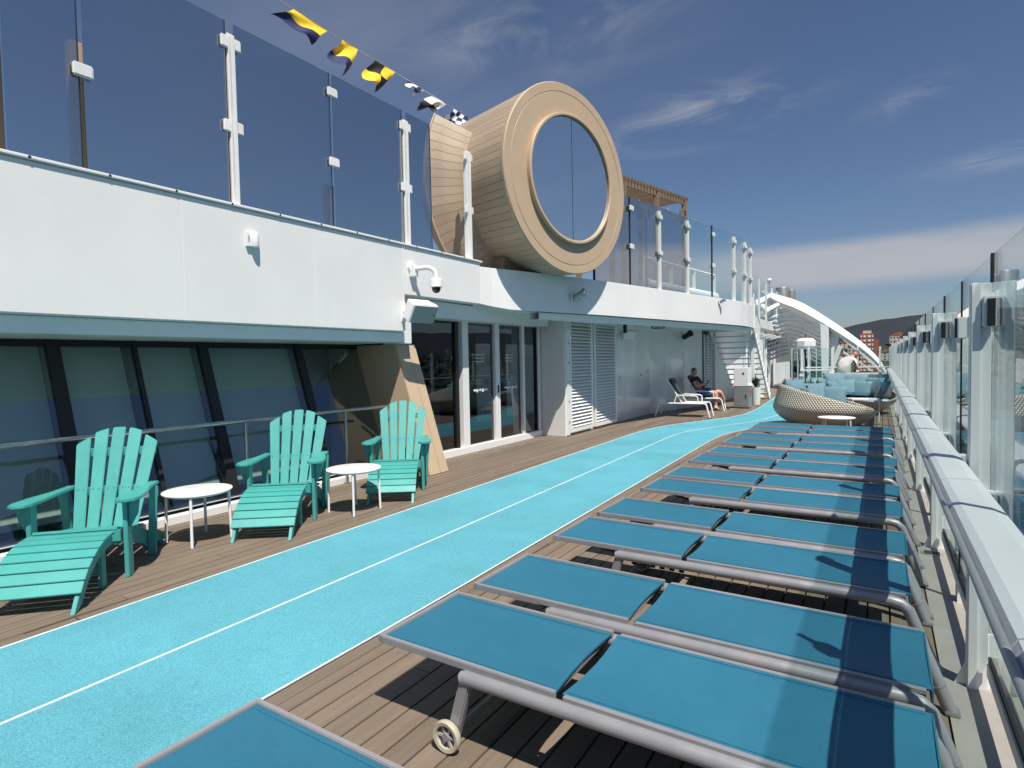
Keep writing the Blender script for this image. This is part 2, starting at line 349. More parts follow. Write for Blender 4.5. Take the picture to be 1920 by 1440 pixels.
D(MB().box(-8.1, -6.72, 6.59, 6.62, .02, 1.84), 'room_partition', 'dark_room'); D(MB().box(-7.4, -7.3, 5.0, 5.8, .02, 1.8), 'room_screen', 'navy_room')
D(MB().tube([(-6.0, -2, .135), (-6.0, 6.1, .135)], .018, 8), 'foot_rail', 'steel', smooth=True)
# slanted beige buttress
pl = thing('slanted_buttress', 'slanted beige buttress fin between the dark windows and the glass doors', 'pillar', (-5.5, 6.37, 0))
D(MB().prism([(-5.225, -.0), (-5.805, 1.83), (-7.2, 1.83), (-7.2, 0)], 6.17, 6.58, 'y'), 'fin', 'beige', pl, (5.5, -6.37, 0), bevel=.008)
D(MB().add([(-5.2235, 6.40, .0), (-5.2235, 6.406, .0), (-5.8035, 6.406, 1.83), (-5.8035, 6.40, 1.83)], [(0, 1, 2, 3)]), 'seam', 'brown', pl, (5.5, -6.37, 0))
# steel handrail in front of the windows
hr = thing('handrail', 'brushed steel handrail running in front of the dark raked windows', 'railing', (-5.92, 3, 0))
D(MB().tube([(-5.9, -2, .965), (-5.9, 6.12, .955)], .024, 12), 'top_rail', 'steel', hr, (5.92, -3, 0), smooth=True)
for y in (-.35, 1.05, 2.46, 3.88, 5.3):
    D(MB().tube([(-5.9, y, 0), (-5.9, y, .94)], .019, 10), 'post', 'steel', hr, (5.92, -3, 0), smooth=True)
    D(MB().lathe([(0, 0), (.045, 0), (.045, .012), (.02, .016)], 14, (-5.9, y, .002)), 'base_flange', 'steel', hr, (5.92, -3, 0))

# ------------------------------------------------------------------ glass doors
gd = thing('sliding_glass_doors', 'tall glass sliding doors in a white frame beside the beige buttress', 'door', (-6.02, 8.5, 0))
def G_(b, name, m, par=None, **k): return D(b, name, m, par or gd, (6.02, -8.5, 0), **k)
G_(MB().box(-6.1, -5.94, 6.6, 10.66, -.01, .115), 'sill', 'white', bevel=.008)
G_(MB().box(-6.09, -5.97, 6.6, 10.66, 2.262, 2.33), 'head', 'white')
G_(MB().box(-6.07, -5.98, 7.78, 7.86, .117, 2.26), 'frame_post', 'black'); G_(MB().box(-6.04, -6.0, 6.6, 7.78, 2.2, 2.26), 'frame_head', 'black')
for a, b in ((7.95, 8.12), (8.94, 9.09), (9.90, 9.99), (10.52, 10.62)): G_(MB().box(-6.08, -5.96, a, b, .117, 2.26), 'frame_post', 'white', bevel=.006)
G_(MB().box(-6.055, -5.985, 10.49, 10.518, .117, 2.26), 'frame_post', 'black')
for a, b in ((6.6, 7.775), (8.13, 8.93), (9.10, 9.89), (10.0, 10.485)): G_(MB().box(-6.03, -6.018, a, b, .118, 2.258), 'pane', 'glass_door')
G_(MB().box(-5.962, -5.945, 9.0, 9.03, .98, 1.12), 'pull_handle', 'black')
for k, z in enumerate((1.56, 1.62, 1.68)):
    for y0, y1 in ((8.36, 8.66), (9.36, 9.62)):
        G_(MB().tube([(-6.0165, lerp(y0, y1, i/20), z+.008*math.sin(i*1.6)) for i in range(21)], .005, 4), 'wave_decal', 'flag_white')
for y0 in (8.32, 9.32):
    for i, w in enumerate((.08, .05, .06, .05, .09)):
        G_(MB().box(-6.0175, -6.015, y0+i*.085, y0+i*.085+w, 1.04-(i % 2)*.02, 1.075), 'lettering_decal', 'flag_white')
G_(MB().box(-7.9, -7.8, 6.65, 10.9, 0, 2.4), 'room_back', 'dark_room'); G_(MB().box(-7.8, -6.12, 6.65, 10.9, -.2, .01), 'room_floor', 'dark_room'); G_(MB().box(-7.8, -6.12, 6.65, 10.9, 2.35, 2.42), 'room_ceiling', 'dark_room')
G_(MB().add([(-6.25-.05*(i % 2), 7.45+.05*i, z) for i in range(6) for z in (.02, 2.3)], [(2*i, 2*i+2, 2*i+3, 2*i+1) for i in range(5)]), 'curtain', 'blind')
G_(MB().add([(-6.25-.05*(i % 2), 9.55+.05*i, z) for i in range(6) for z in (.02, 2.3)], [(2*i, 2*i+2, 2*i+3, 2*i+1) for i in range(5)]), 'curtain', 'blind')
gr = thing('floor_grate', 'pale slotted drain mat on the planks before the glass doors', 'grate', (-5.7, 9.0, .004))
for k in range(14): MB().box(-.12, .12, -1.0+k*.15, -.96+k*.15, 0, .004).build('slat', 'margin', gr)

# ------------------------------------------------------------------ recessed wall, louvres, glossy wall
rw = thing('recessed_wall', 'glossy white wall under the overhang beside the louvred shutters', 'wall', (-5.45, 13, 0))
def W_(b, name, m, **k): return D(b, name, m, rw, (5.45, -13, 0), **k)
W_(MB().prism([(-6.10, 10.67), (-5.40, 10.62), (-5.40, 10.72), (-6.10, 10.80)], 0, 2.5), 'return_wall', 'white', bevel=.006)
W_(MB().box(-5.55, -5.46, 10.73, 13.34, 0, 2.6), 'backing', 'white')
W_(MB().box(-5.46, -5.36, 10.66, 10.76, .02, 2.46), 'jamb', 'white', bevel=.006)
for z in (.3, .72, 1.1, 1.5, 1.9, 2.2): W_(MB().tube([(-5.352, 10.71, z), (-5.345, 10.71, z)], .018, 8), 'hinge', 'galv')
wp = [(13.34, -5.47), (14.2, -5.50), (15.0, -5.50), (16.0, -5.47), (17.0, -5.33), (18.0, -5.10), (19.4, -4.88)]
for (ya, xa), (yb, xb) in zip(wp, wp[1:]):
    W_(MB().prism([(xa, ya+.004), (xb, yb-.004), (xb-.1, yb-.004), (xa-.1, ya+.004)], 0, 2.6), 'wall_panel', 'white_gloss')
W_(MB().box(-5.455, -5.43, 17.1, 17.55, .9, 1.7), 'access_panel', 'white_pale')
for y, z in ((13.8, 1.1), (15.3, 1.12)): W_(MB().lathe([(0, .03), (.025, .03), (.025, 0)], 10, (-5.5, y, z), 'x'), 'wall_stud', 'galv')
lv_defs = [('louvred_shutter', 'white louvred shutter panel nearest the glass doors', 10.80, 11.93, -5.40),
           ('louvred_shutter', 'white louvred shutter panel next to the glossy white wall', 12.03, 13.30, -5.40)]
for nm, lb, a, b, x in lv_defs:
    t = thing(nm, lb, 'shutter', (x, (a+b)/2, 0), 0, 'louvred shutter panels'); w = (b-a)/2
    MB().box(-.03, .03, -w, -w+.07, .06, 2.42).build('stile', 'white', t, bevel=.004); MB().box(-.03, .03, w-.07, w, .06, 2.42).build('stile', 'white', t, bevel=.004)
    MB().box(-.03, .03, -w+.072, w-.072, .06, .14).build('rail', 'white', t); MB().box(-.03, .03, -w+.072, w-.072, 2.34, 2.42).build('rail', 'white', t)
    sl = MB().add([(.035, -w+.072, -.028), (.035, w-.072, -.028), (-.03, w-.072, .034), (-.03, -w+.072, .034), (.028, -w+.072, -.036), (.028, w-.072, -.036), (-.037, w-.072, .026), (-.037, -w+.072, .026)], [(0,1,2,3),(7,6,5,4),(0,4,5,1),(1,5,6,2),(2,6,7,3),(3,7,4,0)]).build('slat', 'white', t)
    sl.location = (0, 0, .19)
    for k in range(1, 31): link('slat', sl.data, t, (0, 0, .19+k*.0705))
    MB().box(-.06, -.045, -w+.05, w-.05, .1, 2.38).build('back_plate', 'margin', t)
fl = thing('louvred_door', 'narrow white louvred double door at the far end of the recess', 'door', (-4.83, 19.9, 0))
for y0 in (-.45, .06):
    MB().box(-.02, .02, y0, y0+.05, .05, 2.3).build('stile', 'white', fl); MB().box(-.02, .02, y0+.40, y0+.45, .05, 2.3).build('stile', 'white', fl)
    for k in range(24): MB().add([(.03, y0+.05, .1+k*.09), (.03, y0+.4, .1+k*.09), (-.02, y0+.4, .165+k*.09), (-.02, y0+.05, .165+k*.09)], [(0,1,2,3)]).build('slat', 'white', fl)
MB().box(-.08, -.05, -.45, .51, .05, 2.3).build('back_plate', 'cushion_grey', fl)

# ------------------------------------------------------------------ upper balcony (overhang)
bal = thing('balcony_overhang', 'white balcony edge sweeping outward below the round viewing pod', 'balcony', (-4.5, 13, 2.4))
OUT = [(7.86, -5.50), (8.1, -5.44), (8.45, -5.30), (9.2, -5.06), (10.2, -4.79), (10.9, -4.61), (12.2, -4.33), (13.2, -4.11), (14.6, -3.83), (16.0, -3.55), (17.3, -3.30), (18.1, -3.24), (19.2, -3.27)]
def outx(y): return interp(OUT, y)
b = MB()
for i, (y, x) in enumerate(OUT):
    zb = 2.49 if i == 0 else (2.46 if i == 1 else 2.42)
    b.v += [(x, y, zb), (x, y, 3.10), (x-.22, y, 3.10), (x-.22, y, zb+.05)]
for i in range(len(OUT)-1):
    q = 4*i; b.f += [(q, q+4, q+5, q+1), (q+1, q+5, q+6, q+2), (q+2, q+6, q+7, q+3), (q+3, q+7, q+4, q)]
b.f += [(0, 1, 2, 3), (4*len(OUT)-1, 4*len(OUT)-2, 4*len(OUT)-3, 4*len(OUT)-4)]
def B_(b, name, m, **k): return D(b, name, m, bal, (4.5, -13, -2.4), **k)
B_(b, 'parapet', 'white', bevel=.008)
B_(MB().prism([(-3.24, 19.2), (-3.27, 19.4), (-3.6, 20.2), (-4.9, 20.2), (-4.9, 20.0), (-3.75, 20.0), (-3.47, 19.35), (-3.47, 19.2)], 2.42, 3.10), 'parapet', 'white')
B_(MB().prism([(x-.16, y) for y, x in OUT]+[(-3.75, 20.1), (-6.3, 20.1), (-6.3, 8)], 2.44, 2.62), 'soffit', 'white_pale')
bb = MB()
for i, (y, x) in enumerate(OUT[3:]):
    bb.v += [(x-.12, y, 2.30), (x-.12, y, 2.418), (x-.3, y, 2.418), (x-.3, y, 2.30)]
for i in range(len(OUT)-4):
    q = 4*i; bb.f += [(q, q+4, q+5, q+1), (q+1, q+5, q+6, q+2), (q+2, q+6, q+7, q+3), (q+3, q+7, q+4, q)]
B_(bb, 'fascia', 'white_pale')
for y in (11.5, 12.9, 14.3, 15.7, 17.1): B_(MB().box(-5.3, outx(y)-.32, y, y+.06, 2.36, 2.438), 'soffit_beam', 'white')
ud = struct(MB().box(-20, -5.78, -6, 60, 2.64, 2.74).build('upper_deck', 'margin'))
struct(MB().prism([(x-.25, y) for y, x in OUT]+[(-4.0, 20.1), (-4.6, 46), (-5.77, 46), (-5.77, 8)], 2.64, 2.742).build('upper_deck_balcony', 'margin'))

# ------------------------------------------------------------------ upper windscreens
ws = thing('tinted_windscreen', 'dark tinted glass windscreen with white posts on the upper deck parapet', 'windscreen', (-5.57, 4.5, 3.19))
def S_(b, name, m, par=ws, **k): return D(b, name, m, par, (5.57, -4.5, -3.19), **k)
pj = [(-1.5, .5), (.56, 1.735), (1.80, 2.285), (2.335, 3.585), (3.69, 4.90), (4.95, 6.145), (6.25, 6.74)]
for a, b_ in pj: S_(MB().box(-5.576, -5.564, a, b_, 3.20, 5.02 if a > 1.75 else 5.05), 'pane', 'glass_film')
for a, b_ in pj: S_(MB().box(-5.578, -5.562, b_+.001, b_+.009, 3.20, 5.02), 'pane_gasket', 'gasket')
for y in (3.635, 6.195, 7.65):
    S_(MB().box(-5.62, -5.545, y-.033, y+.033, 3.18, 4.90), 'post', 'white', bevel=.006)
    S_(MB().box(-5.544, -5.50, y-.02, y+.02, 3.18, 4.87), 'post', 'white', bevel=.004)
    for z in (4.80, 3.97):
        for s in (-1, 1):
            S_(MB().box(-5.56, -5.525, y+s*.07-.037, y+s*.07+.037, z-.06, z+.06), 'clamp', 'white', bevel=.01)
for y, zs in ((2.31, (4.0,)), (4.925, (4.79, 3.97))):
    for z in zs: S_(MB().box(-5.555, -5.52, y-.075, y+.075, z-.055, z+.055), 'clamp', 'white', bevel=.012); 
# brown posts of the shade frame behind the windscreen
for nm, y, z1, lb in (('shade_post', 1.86, 5.2, 'tan shade post at the left picture edge behind the tinted glass'), ('shade_post', 2.44, 4.42, 'tan shade post showing in the gap between tinted panes'), ('shade_post', 5.22, 3.85, 'short tan post showing in the gap of the middle tinted panes')):
    t = thing(nm, lb, 'post', (-6.0, y, 2.74)); MB().box(-.05, .05, -.05, .05, 0, z1-2.74).build('shaft', 'beige', t, bevel=.006); MB().box(-.08, .08, -.08, .08, 0, .03).build('foot_plate', 'brown', t)
ow = thing('balcony_windscreen', 'glass windscreen with white posts along the balcony right of the viewing pod', 'windscreen', (-4, 14, 3.1))
def O_(b, name, m, **k): return D(b, name, m, ow, (4, -14, -3.1), **k)
js = [10.7, 11.93, 13.08, 14.4, 15.75, 17.1]
def seg(y0, y1, z0, z1, t, off=-.1):
    x0, x1 = outx(y0)+off, outx(y1)+off; d = Vector((x1-x0, y1-y0, 0)).normalized(); n = Vector((d.y, -d.x, 0))*t/2
    a, c = Vector((x0, y0, 0))+d*.03, Vector((x1, y1, 0))-d*.03
    return MB().prism([(p.x, p.y) for p in (a-n, c-n, c+n, a+n)], z0, z1)
for i, (a, c) in enumerate(zip(js, js[1:])):
    O_(seg(a, c, 3.11, 4.96, .012), 'pane', 'glass_film' if i < 3 else 'glass_clear')
for a, c in ((17.1, 18.1), (18.1, 19.15)): O_(seg(a, c, 3.11, 4.96, .012), 'pane', 'glass_clear')
for i, y in enumerate(js+[18.1, 19.15]):
    x = outx(y)-.1
    if i in (0, 1, 4): O_(MB().box(x-.02, x+.02, y-.012, y+.012, 3.10, 4.96), 'gasket_bar', 'gasket')
    else: O_(MB().box(x-.04, x+.05, y-.04, y+.04, 3.09, 4.86), 'post', 'white', bevel=.006)
    for z in (4.72, 3.92): O_(MB().box(x+.03, x+.075, y-.09, y+.09, z-.055, z+.055), 'clamp', 'white', bevel=.01)

ir = thing('inner_balustrade', 'white inner railing seen through the clear balcony panes', 'railing', (-4.9, 17.5, 2.74))
MB().tube([(-.3, -2.6, 1.45), (.35, 2.2, 1.45)], .05, 8).build('top_rail', 'white', ir, smooth=True); MB().tube([(-.3, -2.6, .75), (.35, 2.2, .75)], .16, 10).build('pipe', 'white', ir, smooth=True)
for q in (0, .33, .66, 1): MB().box(lerp(-.3, .35, q)-.04, lerp(-.3, .35, q)+.04, lerp(-2.6, 2.2, q)-.04, lerp(-2.6, 2.2, q)+.04, 0, 1.42).build('post', 'white', ir)
# ------------------------------------------------------------------ round viewing pod
TH = -13.29
pod = thing('viewing_pod', 'big beige clad drum with a round dark window on the upper deck', 'viewing pod', (-4.563, 9.317, 3.07), R(TH)); pod.scale = (.95, .95, .95)
RC = 1.69; CZ = 1.69
NB = 84
def board(r0, x0, r1, x1, name, n0, n1, tot=NB, th=.03, start=0):
    a = math.pi/tot*.955; b = MB(); st = 3
    for r_in in (0, -th):
        for k in range(st):
            t = lerp(-a, a, k/(st-1))
            for r, x in ((r0, x0), (r1, x1)): b.v.append((x, (r+r_in)*math.sin(t), (r+r_in)*math.cos(t)))
    o = st*2
    for k in range(st-1):
        q = 2*k; b.f += [(q, q+1, q+3, q+2), (o+q, o+q+2, o+q+3, o+q+1)]
    e = 2*(st-1); b.f += [(0, o, o+1, 1), (e, e+1, o+e+1, o+e)]
    for k in range(st-1): q = 2*k; b.f += [(q, q+2, o+q+2, o+q), (q+1, o+q+1, o+q+3, q+3)]
    first = None
    for k in range(n0, n1):
        if first is None: first = b.build(name, 'beige_board', pod); ob = first
        else: ob = link(name, first.data, pod)
        ob.location = (0, 0, CZ); ob.rotation_euler = (2*math.pi*k/tot, 0, 0)
board(RC, -.085, 1.62, -2.35, 'cladding_board', 0, NB)
# flared wing towards the bow side: rotation about +x turns +z to -y
ang = lambda d: int(round(d/360*NB))
board(1.66, -1.02, 2.27, -1.36, 'flare_board', ang(63), ang(165))
MB().lathe([(0, -2.34), (1.59, -2.34), (1.61, -.12), (1.12, -.12)], 96, (0, 0, CZ), 'x').build('drum_core', 'brown', pod, smooth=True)
MB().lathe([(1.695, -.08), (1.70, -.02), (1.685, 0), (1.545, .0), (1.54, -.012), (1.53, 0), (1.16, 0), (1.15, -.03), (1.15, -.09), (1.60, -.09), (1.695, -.08)], 128, (0, 0, CZ), 'x').build('front_ring', 'beige', pod, smooth=True)
MB().lathe([(1.16, -.02), (1.16, .075), (1.15, .085), (1.115, .085), (1.10, .07), (1.10, -.06), (1.16, -.06)], 128, (0, 0, CZ), 'x').build('window_lip', 'beige', pod, smooth=True)
g = MB().lathe([(0, .040), (1.098, .040), (1.098, .028), (0, .028)], 96, (0, 0, CZ), 'x').build('window_pane', 'glass_drum', pod)
MB().box(.041, .043, -.004, .004, CZ-1.09, CZ+1.09).build('pane_joint', 'gasket', pod)
fr = []
for k in range(ang(63)*2-1, ang(165)*2):
    t = math.pi*k/NB; fr.append((-1.37, -2.275*math.sin(t), CZ+2.275*math.cos(t)))
MB().tube(fr, .022, 6).build('flare_edge', 'beige', pod, smooth=True)
MB().box(-1.3, -.75, -1.0, -.25, -.0, .30).build('saddle', 'brown', pod, bevel=.01); MB().box(-1.9, -.95, -.7, .9, -.42, -.02).build('plinth', 'brown', pod)

# ------------------------------------------------------------------ signal flags
fs = thing('flag_line', 'thin white cord carrying the signal flags above the upper deck', 'rope', (-7.5, 8, 6.8))
LN = [Vector((-7.5, 5.0, 6.98)), Vector((-7.5, 5.74, 6.93)), Vector((-7.5, 6.52, 6.895)), Vector((-7.5, 7.27, 6.88)), Vector((-7.5, 8.17, 6.86)), Vector((-7.5, 9.16, 6.83)), Vector((-7.5, 9.9, 6.81)), Vector((-7.5, 13, 6.75))]
D(MB().tube(LN, .008, 5), 'cord', 'rope', fs, (7.5, -8, -6.8))
def lz(y):
    for a, b_ in zip(LN, LN[1:]):
        if a.y <= y <= b_.y: return lerp(a.z, b_.z, (y-a.y)/(b_.y-a.y))
def flag(label, y0, y1, drop, sway, pat, ph, amp=.06):
    t = thing('signal_flag', label, 'flag', (-7.5, y0, lz(y0)), 0, 'signal flags on the line'); nu, nv = 16, 12; groups = {}
    def pt(u, v):
        y = lerp(y0, y1, u); z = lz(y)-drop*v*(1-.12*math.sin(u*5+ph))
        return (.10*v+amp*math.sin(u*6+v*4+ph)*v, y-y0-sway*v+.05*math.sin(v*5+ph+u*3)*v, z-lz(y0)+.05*math.sin(u*9+ph*2)*v)
    for i in range(nu):
        for j in range(nv):
            groups.setdefault(pat((i+.5)/nu, (j+.5)/nv), []).append((i, j))
    for m, cells in groups.items():
        b = MB()
        for i, j in cells: b.add([pt(i/nu, j/nv), pt((i+1)/nu, j/nv), pt((i+1)/nu, (j+1)/nv), pt(i/nu, (j+1)/nv)], [(0, 1, 2, 3)])
        o = b.build('cloth', m, t, smooth=True); bm = bmesh.new(); bm.from_mesh(o.data); bmesh.ops.remove_doubles(bm, verts=bm.verts, dist=.0005); bmesh.ops.recalc_face_normals(bm, faces=bm.faces); bm.to_mesh(o.data); bm.free()
flag('largest flag, yellow above navy, leftmost on the line', 5.98, 6.62, .36, .42, lambda u, v: 'yellow' if v < .5 else 'navy', .3)
flag('small curled flag with yellow top and navy tail', 6.92, 7.26, .52, .34, lambda u, v: 'yellow' if v < .55 else 'navy', 1.4, .12)
flag('flag quartered in yellow and black', 7.66, 8.16, .50, .42, lambda u, v: 'flag_black' if (u < .5) == (v < .5) else 'yellow', 2.1, .1)
flag('small navy and white crumpled pennant', 8.52, 8.95, .22, .18, lambda u, v: 'navy' if int(u*3+v*2) % 2 == 0 else 'flag_white', 3.0, .1)
flag('flag with white upper half and black lower half', 9.22, 9.66, .42, .66, lambda u, v: 'flag_white' if v < .5 else 'flag_black', 4.0, .1)
flag('navy and white chequered flag next to the round pod', 9.9, 10.4, .48, .44, lambda u, v: 'navy' if (int(u*4)+int(v*4)) % 2 else 'flag_white', .9, .1)

# ------------------------------------------------------------------ pergola behind the windscreen
pg = thing('pergola', 'brown slatted timber pergola on the upper deck right of the round pod', 'pergola', (-6.2, 18.5, 2.74))
def Pg(b, name, m, **k): return D(b, name, m, pg, (6.2, -18.5, -2.74), **k)
A, Bq = Vector((-6.60, 16.4, 6.97)), Vector((-5.62, 20.41, 6.97)); dv = (Bq-A).normalized(); nv = Vector((-dv.y, dv.x, 0))
Ln = (Bq-A).length
for k in range(25):
    p = A+dv*(Ln*k/24); Pg(MB().bar(p-nv*.06, p+nv*1.9, .035, .10), 'slat', 'brown')
for off in (.05, 1.8): Pg(MB().bar(A+nv*off-Vector((0, 0, .13)), Bq+nv*off-Vector((0, 0, .13)), .06, .14), 'beam', 'brown')
for f in (.12, .56, .985):
    for off in (.05, 1.8):
        p = A+dv*Ln*f+nv*off; Pg(MB().box(p.x-.075, p.x+.075, p.y-.075, p.y+.075, 2.75, 6.9), 'post', 'brown', bevel=.006)
    p = A+dv*Ln*f+nv*.05; Pg(MB().bar(p+Vector((0, 0, -.9)), p+nv*.7+Vector((0, 0, -.2)), .07, .07), 'brace', 'beige')
for i, (x, y, z, lb) in enumerate(((-5.05, 14.6, 5.22, 'small dark loudspeaker on a mast below the pergola'), (-5.25, 18.6, 6.05, 'dark box lamp hanging beside the last pergola post'))):
    t = thing('mast_speaker', lb, 'loudspeaker', (x, y, 2.74)); h = z-2.74
    MB().tube([(0, 0, 0), (0, 0, h-.1)], .025, 8).build('pole', 'black', t); MB().box(-.08, .08, -.08, .08, h-.12, h+.12).build('housing', 'brown', t, bevel=.01); MB().box(.081, .09, -.06, .06, h-.1, h+.1).build('grille', 'black', t)

# ------------------------------------------------------------------ fittings on the wall
t = thing('wall_lamp', 'small white cylinder lamp fixed to the white parapet', 'lamp', (-5.5, 3.74, 2.86)); t.scale = (.72, .68, .72)
MB().box(0, .05, -.075, .0, -.11, .09).build('bracket', 'white_metal', t, bevel=.005); MB().box(.05, .053, -.055, -.035, -.045, .04).build('gasket_plate', 'galv', t)
MB().lathe([(0, -.11), (.052, -.11), (.056, -.1), (.056, .09), (.05, .1), (0, .1)], 20, (.065, .045, 0)).build('housing', 'white_metal', t, smooth=True)
t = thing('security_camera', 'white dome security camera on a curved arm on the parapet', 'camera', (-5.5, 6.2, 2.85))
MB().lathe([(0, .03), (.075, .03), (.085, .0)], 20, (0, 0, .03), 'x').build('wall_plate', 'white_metal', t, smooth=True)
MB().box(0, .09, -.05, .05, -.11, .06).build('junction_box', 'white_metal', t, bevel=.012)
arc = [(.08, .0, -.0), (.22, .05, .01)]+[(.22+.12*math.sin(R(a)), .05+.06*math.sin(R(a)), .01-.10*(1-math.cos(R(a)))) for a in range(15, 91, 15)]+[(.345, .11, -.16)]
MB().tube(arc, .033, 12).build('arm', 'white_metal', t, smooth=True)
MB().lathe([(0, .06), (.06, .06), (.085, .035), (.09, -.06), (.075, -.065), (0, -.065)], 24, (.345, .11, -.2)).build('housing', 'white_metal', t, smooth=True)
MB().lathe([(.062, 0), (.062, -.02), (.05, -.055), (.025, -.075), (0, -.08)], 20, (.345, .11, -.265)).build('dome', 'cctv_dome', t, smooth=True)
def box_speaker(label, loc, rz, tilt, s=1.0, grille='grille'):
    t = thing('box_loudspeaker', label, 'loudspeaker', loc, rz)
    q = MB().prism([(-.12*s, -.25*s), (.13*s, -.28*s), (.13*s, .28*s), (-.12*s, .25*s)], -.17*s, .17*s)
    rot = Matrix.Rotation(R(tilt), 3, 'Y')
    def tr(b): b.v = [tuple(rot @ Vector(p)+Vector((.24*s, .06, 0))) for p in b.v]; return b
    tr(q).build('cabinet', 'white_metal', t, bevel=.012); tr(MB().box(.131*s, .137*s, -.265*s, .265*s, -.155*s, .155*s)).build('grille', grille, t)
    tr(MB().box(.1372*s, .139*s, .2*s, .235*s, -.02*s, .0)).build('badge', 'black', t)
    MB().box(0, .03, -.13, -.05, -.14, .12).build('wall_plate', 'white_metal', t, bevel=.004); MB().tube([(.02, -.09, 0), (.1, -.06, -.01), (.17, .0, 0)], .028, 8).build('bracket', 'white_metal', t, smooth=True)
    return t
box_speaker('white box loudspeaker tilted down on the parapet corner', (-5.5, 6.10, 2.26), R(-8), 30, .78)
box_speaker('small white loudspeaker under the overhang near the shutters', (-5.44, 13.9, 2.16), R(-35), 20, .6, 'white_metal')
def spotl(label, loc, rz, m='galv', s=1):
    t = thing('floodlight', label, 'lamp', loc, rz)
    MB().box(0, .025, -.09*s, .09*s, -.09*s, .09*s).build('wall_plate', 'white', t, bevel=.004)
    MB().tube([(.02, 0, -.01), (.10*s, 0, -.03), (.13*s, 0, .02)], .016, 8).build('bracket', 'galv', t)
    rot = Matrix.Rotation(R(62), 3, 'Y'); b = MB().lathe([(0, -.13*s), (.055*s, -.13*s), (.065*s, -.1*s), (.065*s, .06*s), (.085*s, .08*s), (.085*s, .13*s), (.07*s, .13*s), (.06*s, .1*s), (0, .1*s)], 20)
    b.v = [tuple(rot @ Vector(p)+Vector((.15*s, .0, .03*s))) for p in b.v]; b.build('housing', m, t, smooth=True)
spotl('grey floodlight on the shaded balcony edge under the pod', (outx(9.9)+.01, 9.9, 2.72), R(15))
spotl('small grey floodlight high on the bright end of the balcony', (outx(15.9), 15.9, 3.0), R(12), 'galv', .6)
spotl('black floodlight under the overhang beside the far wall', (-5.12, 18.0, 2.2), R(-20), 'black', 1.2)
t = thing('hanging_lamp', 'short black cylinder lamp under the overhang near the shutters', 'lamp', (-5.2, 13.45, 2.44)); MB().tube([(0, 0, 0), (0, 0, -.06)], .012, 6).build('stem', 'black', t); MB().lathe([(0, -.05), (.045, -.05), (.045, -.26), (0, -.26)], 14).build('housing', 'black', t)
t = thing('exit_sign', 'small green exit sign hanging under the overhang', 'sign', (-4.40, 13.5, 2.30)); MB().box(-.16, .16, -.015, .015, -.055, .055).build('panel', 'green_sign', t, bevel=.004)
MB().box(-.12, -.115, -.004, .004, .055, .14).build('hanger', 'white_metal', t); MB().box(.115, .12, -.004, .004, .055, .14).build('hanger', 'white_metal', t)
def glyph(s, x, z, h, parent, y, m='flag_white', face=1):
    cu = bpy.data.curves.new('lettering', 'FONT'); cu.body = s; cu.size = h; cu.extrude = .0015; ob = bpy.data.objects.new('lettering', cu); COL.objects.link(ob)
    dg = bpy.context.evaluated_depsgraph_get(); me = bpy.data.meshes.new_from_object(ob.evaluated_get(dg)); bpy.data.objects.remove(ob); me.materials.clear(); me.materials.append(M[m])
    o = link('lettering', me, parent, (x, y, z)); o.rotation_euler = (R(90), 0, 0); return o
glyph('EXIT', .01, -.033, .085, t, -.017)
MB().box(-.05, -.03, -.018, -.0155, -.03, .03).build('running_figure', 'flag_white', t); MB().box(-.115, -.075, -.018, -.0155, -.03, .03).build('door_symbol', 'flag_white', t)

# ------------------------------------------------------------------ right-hand rail and windscreen
rs = thing('rail_windscreen', 'tall clear glass windscreen with white posts along the ship side rail', 'windscreen', (.4, 8, 0))
def Q_(b, name, m, **k): return D(b, name, m, rs, (-.4, -8, 0), **k)
PY = [-1.22+2.3*k for k in range(15)]
post = MB().prism([(-.05, -.038), (-.012, -.038), (-.012, -.018), (.028, -.018), (.028, .018), (-.012, .018), (-.012, .038), (-.05, .038)], .0, 1.86)
pm = None
for i, y in enumerate(PY):
    if pm is None: o = post.build('post', 'white', rs, bevel=.004); pm = o.data
    else: o = link('post', pm, rs)
    o.location = (.395-.4, y-8, 0)
    if 0 <= i < 9:
        Q_(MB().prism([(.30, .004), (.45, .004), (.45, .26), (.40, .26)], y-.006, y+.006, 'y'), 'gusset', 'white')
        for z in (1.73, .86): 
            Q_(MB().box(.385, .435, y-.06, y-.022, z-.07, z+.07), 'clamp', 'white', bevel=.005); Q_(MB().box(.40, .428, y-.075, y-.061, z-.065, z+.055), 'clamp_pad', 'black')
        Q_(MB().box(.418, .442, y-.012, y+.012, 1.862, 1.99), 'gasket_bar', 'gasket')
    if i < 8:
        for a, c in ((y+.022, y+1.135), (y+1.165, y+2.278)): Q_(MB().box(.424, .436, a, c, .16, 1.985), 'pane', 'glass_clear')
        ym = y+1.15; Q_(MB().box(.420, .440, ym-.012, ym+.012, .16, 1.985), 'gasket_bar', 'gasket')
        for z in (1.7, .86): Q_(MB().box(.40, .45, ym-.045, ym+.045, z-.065, z+.065), 'clamp', 'white', bevel=.005); Q_(MB().box(.39, .399, ym-.02, ym+.02, z-.06, z+.06), 'clamp_pad', 'black')
        Q_(MB().box(.41, .418, y+.08, y+2.22, .10, .155), 'bottom_channel', 'white'); Q_(MB().box(.4185, .445, y+.05, y+2.25, .13, .175), 'bottom_gasket', 'gasket')
        Q_(MB().box(.41, .45, y+1.1, y+1.2, .0, .10), 'foot_block', 'white')
    elif i < 14:
        Q_(MB().box(.424, .436, y+.022, y+2.278, .16, 1.985), 'pane', 'glass_clear')
cp = thing('ship_rail', 'broad grey rail cap with a round inner tube along the ship side', 'railing', (.27, 8, 0))
def C_(b, name, m, **k): return D(b, name, m, cp, (-.27, -8, 0), **k)
